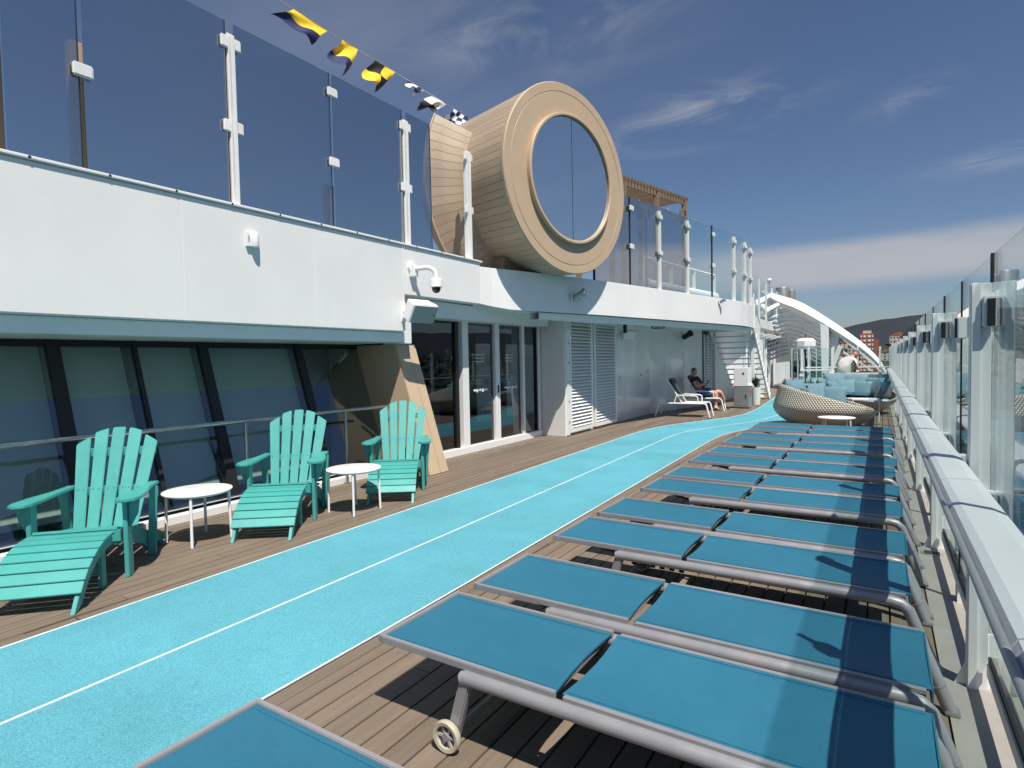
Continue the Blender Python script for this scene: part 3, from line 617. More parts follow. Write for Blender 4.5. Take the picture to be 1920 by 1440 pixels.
y = -1.75; i = 0
while y < 24:
    a = y; c = y+1.53
    prof = [(.196, 1.035), (.205, 1.05), (.225, 1.058), (.30, 1.060), (.330, 1.052), (.342, 1.035), (.342, 1.02), (.196, 1.02)]
    o = C_(MB().prism(prof, a+.004, c-.004, 'y'), 'cap_board', 'cap'); y = c
    i += 1
C_(MB().tube([(.186, -1.8, 1.036), (.186, 24, 1.036)], .009, 10), 'inner_tube', 'alu', smooth=True)
dr = thing('deck_drain', 'slotted round drain plate in the grey margin under the rail', 'drain', (.345, 5.5, .005)); MB().lathe([(0, .004), (.07, .004), (.075, 0)], 20).build('plate', 'galv', dr)
for k in range(5): MB().box(-.05, .05, -.045+k*.02, -.037+k*.02, .0045, .006).build('slot', 'black', dr)
# ------------------------------------------------------------------ sun loungers
def make_lounger():
    t = thing('sun_lounger', '', 'sun lounger', (0, 0, 0), 0, 'turquoise sling loungers in the row')
    def sl(x0, x1, z0, z1, name, drop=0):
        b = MB(); nx, ny = 14, 6; hw = .262
        for s_ in (0, -.006):
            for i in range(nx+1):
                for j in range(ny+1):
                    u, v = i/nx, j/ny; x = lerp(x0, x1, u); yy = lerp(-hw, hw, v)
                    sag = .012*(1-(2*v-1)**2)*min(1, 6*u*(1-u)+.35)
                    pin = .016*math.sin(math.pi*v)*((u > .96 and name == 'back_sling')-(u < .04 and name == 'seat_sling'))
                    b.v.append((x-pin, yy, lerp(z0, z1, u)-sag+s_))
        o = (nx+1)*(ny+1)
        for i in range(nx):
            for j in range(ny):
                q = i*(ny+1)+j; b.f += [(q, q+ny+1, q+ny+2, q+1), (o+q, o+q+1, o+q+ny+2, o+q+ny+1)]
        return b.build(name, 'sling', t, smooth=True)
    sl(-1.0, -.158, .356, .348, 'back_sling'); sl(-.132, .985, .348, .343, 'seat_sling')
    for xa, xb, za, zb in ((-.985, -.172, .3575, .350), (-.118, .965, .350, .345)):
        for s_ in (-1, 1): MB().bar((xa, s_*.243, za-.002), (xb, s_*.243, zb-.002), .004, .0025).build('hem_seam', 'sling', t)
    b = MB()
    for s_ in (-1, 1): b.bar((-1.012, s_*.272, .349), (-.155, s_*.272, .342), .022, .030)
    b.bar((-1.012, -.283, .349), (-1.012, .283, .349), .024, .03)
    b.build('back_frame', 'alu', t, bevel=.003)
    MB().bar((-.19, -.262, .318), (-.19, .262, .318), .02, .02).build('hinge_bar', 'alu', t); MB().bar((-.10, -.262, .315), (-.10, .262, .315), .02, .02).build('cross_bar', 'alu', t)
    for x in (.45, .95): MB().bar((x, -.262, .295), (x, .262, .295), .03, .022).build('cross_bar', 'alu', t)
    for s_ in (-1, 1):
        yy = s_*.286
        pth = [(-.56, yy, .300), (-.545, yy, .307), (.90, yy, .307), (.945, yy, .300), (.975, yy, .275), (1.085, yy, .0)]
        MB().tube(pth, .0285, 12).build('side_rail', 'alu', t, smooth=True)
        MB().bar((-.12, yy-s_*.014, .342), (.965, yy-s_*.014, .338), .022, .014).build('sling_track', 'alu', t)
        MB().bar((-.535, yy, .318), (-.615, yy, .045), .036, .052, (1, 0, 0)).build('leg', 'alu', t, bevel=.006)
        MB().box(1.06, 1.115, yy-.034, yy+.034, 0, .018).build('foot', 'galv', t, bevel=.004)
        MB().tube([(1.035, yy, .115), (1.037, yy, .11)], .0325, 12).build('foot_sleeve', 'galv', t)
        wh = MB().lathe([(.046, -.012), (.060, -.014), (.064, -.006), (.064, .006), (.060, .014), (.046, .012), (.046, -.012)], 28, (-.62, yy+s_*.035, .064), 'y').build('wheel', 'tyre', t, smooth=True)
        MB().lathe([(0, -.012), (.016, -.012), (.016, .012), (0, .012)], 14, (-.62, yy+s_*.035, .064), 'y').build('hub', 'alu', wh)
        for k in range(6):
            a = 2*math.pi*k/6; MB().bar((-.62+.014*math.cos(a), yy+s_*.035, .064+.014*math.sin(a)), (-.62+.047*math.cos(a), yy+s_*.035, .064+.047*math.sin(a)), .012, .008, (0, 1, 0)).build('spoke', 'tyre', wh)
        MB().lathe([(0, -.003), (.047, -.003), (.047, .003), (0, .003)], 20, (-.62, yy+s_*.030, .064), 'y').build('wheel_disc', 'cushion_grey', wh)
        b = MB().bar((-.50, s_*.235, .285), (-.12, s_*.235, .285), .012, .03)
        for k in range(6): b.box(-.48+k*.06, -.45+k*.06, s_*.235-.006, s_*.235+.006, .245, .27)
        b.build('recline_rack', 'black', t)
    MB().tube([(-.62, -.32, .064), (-.62, .32, .064)], .008, 8).build('axle', 'galv', t)
    b = MB()
    for s_ in (-1, 1): b.bar((-.78, s_*.2, .325), (-.46, s_*.2, .262), .016, .016)
    b.bar((-.46, -.22, .262), (-.46, .22, .262), .016, .016); b.build('recline_strut', 'black', t)
    b = MB().box(.982, .988, -.25, .25, .27, .345); b.build('sling_flap', 'sling', t)
    return t
ORD = ['nearest', 'second nearest', 'third nearest', 'fourth nearest', 'fifth nearest', 'sixth nearest', 'seventh nearest', 'eighth nearest', 'ninth nearest', 'tenth nearest', 'eleventh nearest', 'twelfth nearest', 'thirteenth nearest']
lg0 = make_lounger(); k = 0
for pr in range(7):
    for h in (0, 1):
        if pr == 0 and h == 0: continue
        y0 = .15+1.655*pr+.69*h+.29; x0 = -.835+random.uniform(-.02, .02)
        if pr == 0: x0 = -.86; y0 = .965
        if pr == 1: x0 = -.832+h*.012
        if pr >= 6: x0 += .03
        rz = R(random.uniform(-.7, .7)) if pr > 1 else 0
        lb = 'turquoise sling sun lounger, %s to the camera in the row' % ORD[k]
        if k == 0: lb = 'turquoise sling sun lounger cut off by the bottom picture edge, nearest the camera'
        if k == 1: lb = 'turquoise sling sun lounger with its cream wheel in full view'
        if k == 12: lb = 'farthest turquoise sling sun lounger, next to the round wicker sofa'
        if k == 0: lg0.location = (x0, y0, 0.004); lg0.rotation_euler = (0, 0, rz); lg0['label'] = lb
        else: dup(lg0, (x0, y0, 0.004), rz, lb)
        k += 1

# ------------------------------------------------------------------ adirondack chairs with footstools
def chair_proto():
    t = thing('adirondack_chair', '', 'chair', (0, 0, 0), 0, 'teal adirondack chairs')
    s = math.sin(R(24)); c = math.cos(R(24)); by, bz = .40, .26
    def back(u, v): return (u, by+v*s, bz+v*c)
    for i in range(5):
        u0 = (i-2)*.094; du = (i-2)*.034; h = (.70, .795, .83, .795, .70)[i]; b = MB(); n = 6
        a0, a1 = u0-.041, u0+.041; t0, t1 = u0+du-.049, u0+du+.049
        def topv(u): return .862-1.05*(u**2)*1.25-(.02 if abs(u) > .2 else 0)
        poly = [(a0, 0), (a1, 0)]+[(lerp(t1, t0, q/n), topv(lerp(t1, t0, q/n))) for q in range(n+1)]
        vv = []
        for off in (0, -.022):
            for u, v in poly:
                p = back(u, v); vv.append((p[0], p[1]-off*-c*-1, p[2]-off*s*-1*-1))
        m_ = len(poly); b.add(vv, [tuple(reversed(range(m_))), tuple(range(m_, 2*m_))]+[(q, (q+1) % m_, m_+(q+1) % m_, m_+q) for q in range(m_)])
        b.build('back_slat', 'teal', t, bevel=.004)
        for v in (.02, .33):
            for du_ in (-.022, .022):
                p = back(lerp(u0, u0+du, v/.8)+du_, v+.012); MB().lathe([(.006, 0), (.005, -.003), (0, -.004)], 6, (p[0], p[1]-.001, p[2]), 'y').build('screw', 'steel', t)
    for v, w in ((.33, .30), (.66, .31)):
        p = back(0, v); MB().bar((-w+.02, p[1]+.035, p[2]-.01), (w-.02, p[1]+.035, p[2]-.01), .025, .07).build('back_brace', 'teal', t, bevel=.003)
    prof = lambda q: (lerp(-.075, .43, q), lerp(.385, .275, q)-.012*math.sin(q*math.pi))
    for k in range(6):
        q = (k+.5)/6; y, z = prof(q); y2, z2 = prof(q+.01); d = Vector((0, y2-y, z2-z)).normalized()*.039; nrm = Vector((0, -d.z, d.y)).normalized()*.011
        MB().add([(x, y+sg*d.y+n_*nrm.y, z+sg*d.z+n_*nrm.z) for x in (-.27, .27) for sg, n_ in ((-1, -1), (1, -1), (1, 1), (-1, 1))], [(0,1,2,3),(7,6,5,4),(0,4,5,1),(1,5,6,2),(2,6,7,3),(3,7,4,0)]).build('seat_slat', 'teal', t, bevel=.003)
    for s_ in (-1, 1):
        x = s_*.25
        pol = [(-.06, .26), (-.07, .365), (.1, .34), (.43, .25), (.62, .165), (.78, .14), (.86, .10), (.86, 0), (.80, 0), (.77, .045), (.70, .055), (.64, .0), (.59, .0), (.42, .12), (.1, .24)]
        MB().prism(pol, x-.013, x+.013, 'x').build('side_rail', 'teal', t, bevel=.003)
        MB().box(s_*.31-.015, s_*.31+.015, -.035, .055, 0, .575).build('front_leg', 'teal', t, bevel=.004)
        MB().bar((s_*.29, .52, .0), (s_*.33, .50, .575), .03, .06, (1, 0, 0)).build('rear_leg', 'teal', t, bevel=.004)
        arm = [(s_*.265, .60), (s_*.265, .30), (s_*.255, .05), (s_*.262, -.06), (s_*.29, -.115), (s_*.36, -.125), (s_*.405, -.09), (s_*.42, -.02), (s_*.405, .15), (s_*.355, .35), (s_*.34, .60)]
        MB().prism(arm, .577, .602).build('arm_rest', 'teal', t, bevel=.006)
        MB().prism([(s_*.327, .575), (s_*.40, .575), (s_*.385, .47), (s_*.35, .40), (s_*.327, .36)], -.01, .02, 'y').build('arm_bracket', 'teal', t, bevel=.004)
        for z in (.30, .36, .2): MB().lathe([(.006, 0), (0, s_*.004)], 6, (s_*.3255, .01, z), 'x').build('screw', 'steel', t)
    MB().box(-.29, .29, -.072, -.048, .285, .37).build('front_apron', 'teal', t, bevel=.003)
    return t
def stool_proto():
    t = thing('footstool', '', 'footstool', (0, 0, 0), 0, 'teal slatted footstools')
    A0, A1 = R(92), R(30); rad = .62; cy, cz = -.14, -.255
    def P_(q, r=rad): a = lerp(A0, A1, q); return (cy-math.cos(a)*r, cz+math.sin(a)*r)
    for k in range(7):
        q = (k+.5)/7*.90; a = lerp(A0, A1, q); hw = .0395; y, z = P_(q)
        d = Vector((0, -math.sin(a), -math.cos(a)))*hw; nr = Vector((0, -math.cos(a), math.sin(a)))*.011
        MB().add([(x, y+sg*d.y+n_*nr.y, z+sg*d.z+n_*nr.z) for x in (-.275, .275) for sg, n_ in ((-1, -1), (1, -1), (1, 1), (-1, 1))], [(0,1,2,3),(7,6,5,4),(0,4,5,1),(1,5,6,2),(2,6,7,3),(3,7,4,0)]).build('slat', 'teal', t, bevel=.003)
    for s_ in (-1, 1):
        x = s_*.245; n = 12
        op = [P_(q/n*.93, rad-.013) for q in range(n+1)]; ip = [P_(q/n*.93, rad-.085) for q in range(n+1)]
        e = op[-1]; foot = [(e[0]-.065, 0), (e[0]-.015, 0)]
        MB().prism(op+foot+ip[::-1], x-.013, x+.013, 'x').build('side_leg', 'teal', t, bevel=.003)
        MB().box(x-s_*.028-.013, x-s_*.028+.013, -.24, -.17, 0, .31).build('rear_leg', 'teal', t, bevel=.003)
    MB().box(-.2, .2, -.22, -.19, .10, .16).build('stretcher', 'teal', t, bevel=.003)
    return t
c0, s0 = chair_proto(), stool_proto()
CH = [((-4.985, 1.92), 45, 'teal adirondack chair nearest the camera, beside the left picture edge', 'teal slatted footstool cut by the left picture edge'),
      ((-5.06, 3.70), 38, 'middle teal adirondack chair between the two white side tables', 'teal slatted footstool of the middle chair'),
      ((-4.99, 5.28), 36, 'farthest teal adirondack chair in front of the beige buttress', 'teal slatted footstool by the beige buttress, partly behind a table leg')]
for i, ((x, y), a, l1, l2) in enumerate(CH):
    sxo = (x, y, .002)
    if i == 0:
        c0.location = sxo; c0.rotation_euler.z = R(a); c0['label'] = l1; s0.location = sxo; s0.rotation_euler.z = R(a); s0['label'] = l2
    else: dup(c0, sxo, R(a), l1); dup(s0, sxo, R(a), l2)

# ------------------------------------------------------------------ white round side tables
def table(label, x, y, rad, h, a0, square=False):
    t = thing('side_table', label, 'side table', (x, y, .002), R(a0))
    MB().lathe([(0, h-.016), (rad-.006, h-.016), (rad, h-.010), (rad, h-.002), (rad-.004, h), (0, h)], 48).build('table_top', 'white_metal', t, smooth=True)
    for k in range(4):
        a = R(90*k+45); p = (math.cos(a)*(rad-.03), math.sin(a)*(rad-.03))
        MB().tube([(p[0]*1.04, p[1]*1.04, 0), (p[0], p[1], h-.003)], .0125, 10).build('leg', 'white_metal', t, smooth=True)
    MB().lathe([(rad-.045, h-.03), (rad-.03, h-.03), (rad-.03, h-.017), (rad-.045, h-.017), (rad-.045, h-.03)], 32).build('apron_ring', 'white_metal', t)
    return t
table('white round side table between the two nearest teal chairs', -5.19, 2.92, .285, .455, 3)
table('white round side table before the farthest teal chair', -4.73, 4.34, .285, .455, 0)
table('small white round table in front of the wicker sofa', -.68, 12.35, .31, .40, 10)
t = thing('side_table', 'white angular side table between the two round wicker sofas', 'side table', (-.22, 16.0, .002)); MB().box(-.32, .22, -.3, .3, .49, .515).build('table_top', 'white_metal', t, bevel=.004)
for sx_ in (-.31, .21):
    for sy_ in (-.29, .29): MB().box(sx_-.012, sx_+.012, sy_-.012, sy_+.012, 0, .489).build('leg', 'white_metal', t)

# ------------------------------------------------------------------ round wicker sofas
def cushion(name, t, c, w, h, d, rz, tilt, m='cushion'):
    b = MB(); n = 8
    for sgn in (1, -1):
        for i in range(n+1):
            for j in range(n+1):
                u, v = 2*i/n-1, 2*j/n-1; e = max(0, (1-u**4)*(1-v**4))**.5
                pinch = 1-.07*(abs(u)**2)*(1-abs(v))-.0; b.v.append((u*w/2*(1-.06*(1-v*v)*abs(u)), sgn*d/2*e, v*h/2*(1-.06*(1-u*u)*abs(v))))
    o = (n+1)**2
    for i in range(n):
        for j in range(n):
            q = i*(n+1)+j; b.f += [(q, q+1, q+n+2, q+n+1), (o+q, o+q+n+1, o+q+n+2, o+q+1)]
    mt = Matrix.Translation(c) @ Matrix.Rotation(rz, 4, 'Z') @ Matrix.Rotation(tilt, 4, 'X'); b.v = [tuple(mt @ Vector(p)) for p in b.v]
    ob = b.build(name, m, t, smooth=True); bm = bmesh.new(); bm.from_mesh(ob.data); bmesh.ops.remove_doubles(bm, verts=bm.verts, dist=.001); bmesh.ops.recalc_face_normals(bm, faces=bm.faces); bm.to_mesh(ob.data); bm.free(); return ob
def sofa(label, loc, rz, rad):
    t = thing('wicker_sofa', label, 'sofa', loc, rz); nu, nv = 64, 14; b = MB(); uvs = []
    for layer in (0, 1):
        for i in range(nu+1):
            a = 2*math.pi*i/nu; hrim = .63+.33*math.cos(a-math.pi)   # high side at local -x
            hrim = .36+.58*(.5+.5*math.cos(a-math.pi))**.9
            for j in range(nv+1):
                v = j/nv; z = .03+v*(hrim-.03); w = z/.94
                r = rad*(.56+.44*math.sin(min(1, w*2.1)*math.pi/2))*(1-.13*max(0, w-.50)/.5)
                r -= layer*.045; b.v.append((r*math.cos(a), r*math.sin(a), z+layer*.012*(1-v))); uvs.append((a*rad, z))
    o = (nu+1)*(nv+1)
    for i in range(nu):
        for j in range(nv):
            q = i*(nv+1)+j; b.f += [(q, q+nv+1, q+nv+2, q+1), (o+q, o+q+1, o+q+nv+2, o+q+nv+1)]
        q = i*(nv+1)+nv; b.f.append((q, q+nv+1, o+q+nv+1, o+q))
    me = bpy.data.meshes.new('basket'); me.from_pydata(b.v, [], b.f); ul = me.uv_layers.new(name='UVMap')
    for lp in me.loops: ul.data[lp.index].uv = uvs[lp.vertex_index]
    me.polygons.foreach_set('use_smooth', [True]*len(me.polygons)); me.materials.append(M['wicker']); link('basket', me, t)
    MB().lathe([(0, 0.005), (rad*.62, .005), (rad*.66, .03), (0, .03)], 40).build('base', 'cushion_grey', t)
    MB().lathe([(0, .20), (rad*.72, .20), (rad*.80, .25), (rad*.84, .32), (rad*.80, .365), (0, .38)], 48).build('seat_cushion', 'cushion_pale', t, smooth=True)
    for a, rr, w, h, zc in ((178, .68, .70, .52, .80), (222, .70, .60, .48, .70), (138, .70, .66, .52, .76), (102, .74, .60, .50, .68), (70, .74, .54, .46, .62), (160, .50, .54, .46, .66), (205, .50, .52, .44, .64), (118, .52, .5, .42, .62)):
        q = R(a); cushion('back_cushion', t, (rad*rr*math.cos(q), rad*rr*math.sin(q), zc), w, h, .2, q-math.pi/2, R(-18))
    return t
sofa('round wicker sofa with teal cushions right behind the last loungers', (-1.02, 14.35, .003), R(10), 1.02)
so2 = sofa('round wicker sofa farther off beside the rail, with grey pillow', (-.62, 18.1, .003), R(-50), 1.02)
cushion('grey_pillow', so2, (.35, .62, .55), .45, .38, .16, R(20), R(-25), 'cushion_grey')

# ------------------------------------------------------------------ plants in pots
def potted(label, x, y, h, rad, z0=.0, pr=.14, ph=.5):
    t = thing('potted_plant', label, 'plant', (x, y, z0+.002)); MB().lathe([(0, 0), (pr*.8, 0), (pr, ph), (pr-.02, ph), (pr-.03, ph-.03), (0, ph-.03)], 24).build('pot', 'pot', t, smooth=True)
    MB().lathe([(0, ph-.028), (pr-.032, ph-.028)], 18).build('soil', 'soil', t)
    b = MB(); rnd = random.Random(int(x*100))
    for k in range(70):
        a = rnd.uniform(0, 6.28); L = h*rnd.uniform(.6, 1.05); lean = rnd.uniform(.1, 1.0); w = rnd.uniform(.012, .022); pts = []
        for i in range(6):
            q = i/5; rr = rad*lean*q**1.4; pts.append((rr*math.cos(a), rr*math.sin(a), ph-.03+L*(q-.35*lean*q*q)))
        s_ = (-math.sin(a), math.cos(a)); vv = []
        for i, p in enumerate(pts):
            ww = w*(1-(i/5)**2)+.001; vv += [(p[0]-s_[0]*ww, p[1]-s_[1]*ww, p[2]), (p[0]+s_[0]*ww, p[1]+s_[1]*ww, p[2])]
        b.add(vv, [(2*i, 2*i+1, 2*i+3, 2*i+2) for i in range(5)])
    stuff(b.build('leaves', 'leaf', t)); return t
potted('spiky green plant in a tall pale pot beside the steel cabinet', -3.40, 20.2, .55, .34, 0, .16, .56)
potted('dark spiky plant standing behind the first wicker sofa', -1.55, 17.0, .42, .36, 0, .2, .62)
potted('dark spiky plant beyond the far glass balustrade', -1.15, 23.6, .45, .5, 0, .2, .7)

# ------------------------------------------------------------------ cabinet
t = thing('service_cabinet', 'white topped grey steel cabinet standing beside the stairs', 'cabinet', (-3.52, 18.75, .002), R(-4))
MB().box(-.22, .22, -.19, .19, .03, .66).build('body', 'galv', t, bevel=.008); MB().box(-.18, .17, -.195, -.191, .08, .61).build('door', 'galv', t); MB().box(.12, .15, -.205, -.196, .3, .42).build('handle', 'black', t)
MB().prism([(-.24, .663), (.24, .663), (.24, .70), (.21, .75), (.21, 1.22), (-.20, 1.22), (-.20, .75), (-.24, .70)], -.2, .2, 'y').build('hood', 'white', t, bevel=.012)
MB().lathe([(0, -.006), (.03, -.006), (.03, 0)], 12, (.07, -.203, 1.05), 'y').build('lock', 'black', t)
MB().box(.221, .225, -.1, .05, .35, .58).build('notice', 'red_brick', t)
for sx_ in (-.19, .19): MB().lathe([(0, -.012), (.03, -.012), (.03, .012), (0, .012)], 10, (sx_, -.15, .03), 'y').build('castor', 'black', t)

# ------------------------------------------------------------------ stairs
t = thing('staircase', 'white open-riser staircase coming down from the end of the balcony', 'stairs', (-4.1, 21.6, 0))
n = 13; ya, yb, zt = 20.15, 23.3, 2.60
for k in range(n):
    q = (k+.5)/n; MB().box(-.66, .62, lerp(yb, ya, q)-21.6-.14, lerp(yb, ya, q)-21.6+.14, zt*(k+1)/(n+1)-.02, zt*(k+1)/(n+1)+.025).build('tread', 'white', t, bevel=.004)
for x in (-.70, .66):
    MB().prism([(yb-21.6+.12, 0), (yb-21.6-.22, 0), (ya-21.6-.12, zt-.17), (ya-21.6-.12, zt+.12), (ya-21.6+.1, zt+.12)], x-.03, x+.03, 'x').build('stringer', 'white_pale', t, bevel=.004)
    for k in range(n-1):
        q = (k+.5)/n; MB().prism([(lerp(yb, ya, q)-21.6-.17, zt*(k+1)/(n+1)-.1), (lerp(yb, ya, q)-21.6+.17, zt*(k+1)/(n+1)+.03), (lerp(yb, ya, q)-21.6-.10, zt*(k+1)/(n+1)+.06)], x+.032, x+.05, 'x').build('tread_bracket', 'white', t)
    MB().tube([(x, yb-21.6, .95), (x, ya-21.6, zt+.95)], .02, 8).build('hand_rail', 'white_metal', t, smooth=True)
    for q in (0, .33, .66, 1): MB().tube([(x, lerp(yb, ya, q)-21.6, zt*q), (x, lerp(yb, ya, q)-21.6, zt*q+.95)], .016, 8).build('baluster', 'white_metal', t)

# ------------------------------------------------------------------ far deckhouse side
fw_ = thing('far_deckhouse', 'far white deckhouse wall with pipes beyond the stairs', 'wall', (-4.7, 33, 0))
def F_(b, name, m, **k): return D(b, name, m, fw_, (4.7, -33, 0), **k)
F_(MB().prism([(-4.75, 20.6), (-4.55, 24.2), (-4.7, 30), (-5.2, 44), (-5.4, 44), (-5.0, 20.6)], 0, 2.62), 'wall', 'white')
F_(MB().prism([(-4.15, 22.5), (-4.28, 30), (-4.75, 44), (-5.3, 44), (-4.9, 22.5)], 2.62, 3.12), 'parapet', 'white')
for k in range(9):
    y = 24.3+k*1.1; x = interp([(24.2, -4.42), (30, -4.56), (44, -5.05)], y); F_(MB().tube([(x, y, 0), (x, y, 2.62)], .045, 8), 'pipe', 'white')
for y in (25, 26.6, 28.2, 29.8): F_(MB().prism([(-4.45, 2.3), (-3.95, 2.42), (-3.95, 2.50), (-4.45, 2.45)], y, y+.5, 'y'), 'hood', 'white')
F_(MB().box(-4.34, -4.30, 30.4, 31.4, 2.3, 2.45), 'sign_board', 'green_sign')
b = MB()
for x in (-4.3,): 
    for yy in (27.3, 27.7): b.tube([(x, yy, .1), (x, yy, 2.9)], .015, 6)
    for k in range(14): b.tube([(x, 27.3, .3+k*.19), (x, 27.7, .3+k*.19)], .012, 6)
F_(b, 'ladder', 'white')
uw = thing('far_windscreen', 'row of clear glass panes with white posts along the far upper deck', 'windscreen', (-4.3, 30, 3.12))
def U_(b, name, m, **k): return D(b, name, m, uw, (4.3, -30, -3.12), **k)
def fx(y): return interp([(20.2, -3.75), (22.5, -4.25), (30, -4.38), (44, -4.85)], y)
ys = [20.3]+[22.5+2.0*k for k in range(11)]
for a, c in zip(ys, ys[1:]): U_(MB().prism([(fx(a), a+.04), (fx(c), c-.04), (fx(c)+.012, c-.04), (fx(a)+.012, a+.04)], 3.13, 4.9), 'pane', 'glass_clear')
for y in ys: U_(MB().box(fx(y)-.035, fx(y)+.045, y-.03, y+.03, 3.12, 4.8), 'post', 'white')
for i, (x, y, h, lb) in enumerate(((-3.55, 20.6, 3.5, 'tall white pole standing against the end of the balcony'), (-3.72, 22.6, 2.75, 'slim white pole behind the staircase'), (-3.82, 24.0, 2.2, 'short white pole beyond the staircase'))):
    t = thing('white_pole', lb, 'pole', (x, y, 0)); MB().box(-.05, .05, -.05, .05, 0, h).build('shaft', 'white', t, bevel=.006); MB().box(-.09, .09, -.09, .09, 0, .03).build('foot_plate', 'white', t)

# ------------------------------------------------------------------ far balustrades
def balus(label, y, x0, x1, zr, posts, zp, glass_z=None):
    t = thing('glass_balustrade', label, 'railing', ((x0+x1)/2, y, 0)); cx_ = (x0+x1)/2
    MB().box(x0-cx_, x1-cx_, -.03, .03, zr-.05, zr).build('top_rail', 'white', t, bevel=.006)
    for x, z in zip(posts, zp):
        MB().box(x-cx_-.035, x-cx_+.035, .035, .105, 0, z).build('post', 'white', t, bevel=.005); MB().box(x-cx_-.06, x-cx_+.06, -.05, .032, zr-.22, zr-.14).build('clamp', 'white', t, bevel=.006)
    for a, c in zip(posts, posts[1:]): MB().box(a-cx_+.05, c-cx_-.05, -.006, .006, .1, zr-.06 if glass_z is None else glass_z).build('pane', 'glass_clear', t)
balus('white topped glass balustrade behind the farther wicker sofa', 19.8, -1.25, .42, 1.02, (-1.2, -.40, .40), (1.76, .98, .98))
balus('narrow glass balustrade beside the track behind the sofa plant', 20.4, -2.12, -1.3, 1.12, (-2.08, -1.33), (1.76, 1.08))
balus('tall glass screen with white posts at the end of the deck', 27.0, -2.6, .5, 1.08, (-2.5, -1.6, -.75, .0, .48), (1.9, 1.9, 1.9, 1.85, 1.9), 1.85)
t = thing('teal_bench', 'teal cushioned bench beyond the far glass balustrade', 'bench', (-.35, 22.6, 0)); MB().box(-.9, .75, -.4, .4, 0, .34).build('base', 'cushion_grey', t, bevel=.02); MB().box(-.88, .73, -.38, .38, .342, .50).build('seat_cushion', 'cushion', t, bevel=.05, seg=3)
MB().box(-.88, .73, .18, .38, .502, .95).build('back_cushion', 'cushion', t, bevel=.06, seg=3)
t = thing('market_umbrella', 'low white canopy beyond the balustrade under the arched roof', 'umbrella', (-2.9, 30, 0))
MB().lathe([(0, 2.36), (.30, 2.34), (.42, 2.22), (.42, 1.98), (.36, 1.84), (.34, 1.84), (.40, 1.98), (.40, 2.2), (.29, 2.31), (0, 2.33)], 8).build('canopy', 'white', t); MB().tube([(0, 0, 0), (0, 0, 2.5)], .025, 8).build('pole', 'black', t)
for k in range(5):
    a = k*1.26; MB().box(-.55+.25*k, -.53+.25*k, -.3, .3, .05, 1.9).build('screen_slat', 'cushion_pale', t)

# ------------------------------------------------------------------ arched roof over the pool
ar = thing('arched_roof', 'white arched louvred roof curving down to the far end of the rail', 'roof', (-2.5, 30, 0))
def A_(b, name, m, **k): return D(b, name, m, ar, (2.5, -30, 0), **k)
def arch(pts, y0, y1, name, m='white', **k):
    n = len(pts); b = MB()
    for y in (y0, y1):
        for x, zt_, zb_ in pts: b.v += [(x, y, zt_), (x, y, zb_)]
    for i in range(n-1):
        q = 2*i; o = 2*n; b.f += [(q, q+2, q+3, q+1), (o+q, o+q+1, o+q+3, o+q+2), (q, o+q, o+q+2, q+2), (q+1, q+3, o+q+3, o+q+1)]
    b.f += [(0, 1, 2*n+1, 2*n), (2*n-2, 4*n-2, 4*n-1, 2*n-1)]
    return A_(b, name, m, **k)
def dense(p, n=5):
    out = []
    for i in range(len(p)-1):
        p0, p1, p2, p3 = p[max(i-1, 0)], p[i], p[i+1], p[min(i+2, len(p)-1)]
        for k in range(n):
            t_ = k/n; out.append(tuple(.5*((2*b_)+(c_-a_)*t_+(2*a_-5*b_+4*c_-d_)*t_*t_+(3*b_-a_-3*c_+d_)*t_**3) for a_, b_, c_, d_ in zip(p0, p1, p2, p3)))
    return out+[p[-1]]
main = dense([(-4.75, 4.72, 4.55), (-4.1, 4.46, 3.95), (-3.1, 4.02, 3.40), (-1.8, 3.06, 2.52), (-.65, 2.06, 1.62), (.05, 1.22, .85), (.42, .35, -.0)])
b = MB()
for x, zt_, zb_ in main: b.v += [(x, 30.45, zt_), (x, 29.85, zt_-(zt_-zb_)*.62), (x, 30.2, zb_), (x, 30.7, zb_)]
for i in range(len(main)-1):
    q = 4*i; b.f += [(q, q+4, q+5, q+1), (q+1, q+5, q+6, q+2), (q+2, q+6, q+7, q+3), (q+3, q+7, q+4, q)]
b.f += [(0, 1, 2, 3), (4*len(main)-1, 4*len(main)-2, 4*len(main)-3, 4*len(main)-4)]
A_(b, 'main_arch', 'white')
for k in range(11):
    zo = .40+.19*k; x1 = -1.9+.04*k
    sl = dense([(-3.9+.02*k, 4.05-zo, 3.98-zo), (-3.1, 3.83-zo*1.02, 3.76-zo*1.02), (-2.5, 3.5-zo*1.02, 3.43-zo*1.02), (x1, 3.05-zo, 2.98-zo)], 3)
    arch(sl, 30.3+.25*k, 30.55+.25*k, 'roof_slat')
for k in range(11):
    zo = .40+.19*k; A_(MB().bar((-3.92, 30.4+.2*k, 4.0-zo), (-4.9, 28.6+.2*k, 3.45-zo*.95), .14, .07), 'side_slat', 'white_pale')
A_(MB().tube([(-3.98, 30.1, 4.0), (-4.3, 29.2, 3.72), (-4.62, 28.2, 3.35), (-4.75, 27.8, 3.1)], .11, 10), 'corner_beam', 'white', smooth=True)
A_(MB().prism([(-2.30, 3.0), (-1.95, 2.85), (-1.98, .0), (-2.22, .0)], 29.85, 30.15, 'y'), 'column', 'white', bevel=.02)
A_(MB().prism([(-1.86, 2.75), (-1.55, 2.5), (-1.9, .0), (-2.0, .0)], 30.3, 30.5, 'y'), 'column', 'white_pale', bevel=.02)
A_(MB().bar((-1.5, 30.0, 1.95), (-1.9, 30.0, .7), .18, .18), 'brace', 'white')
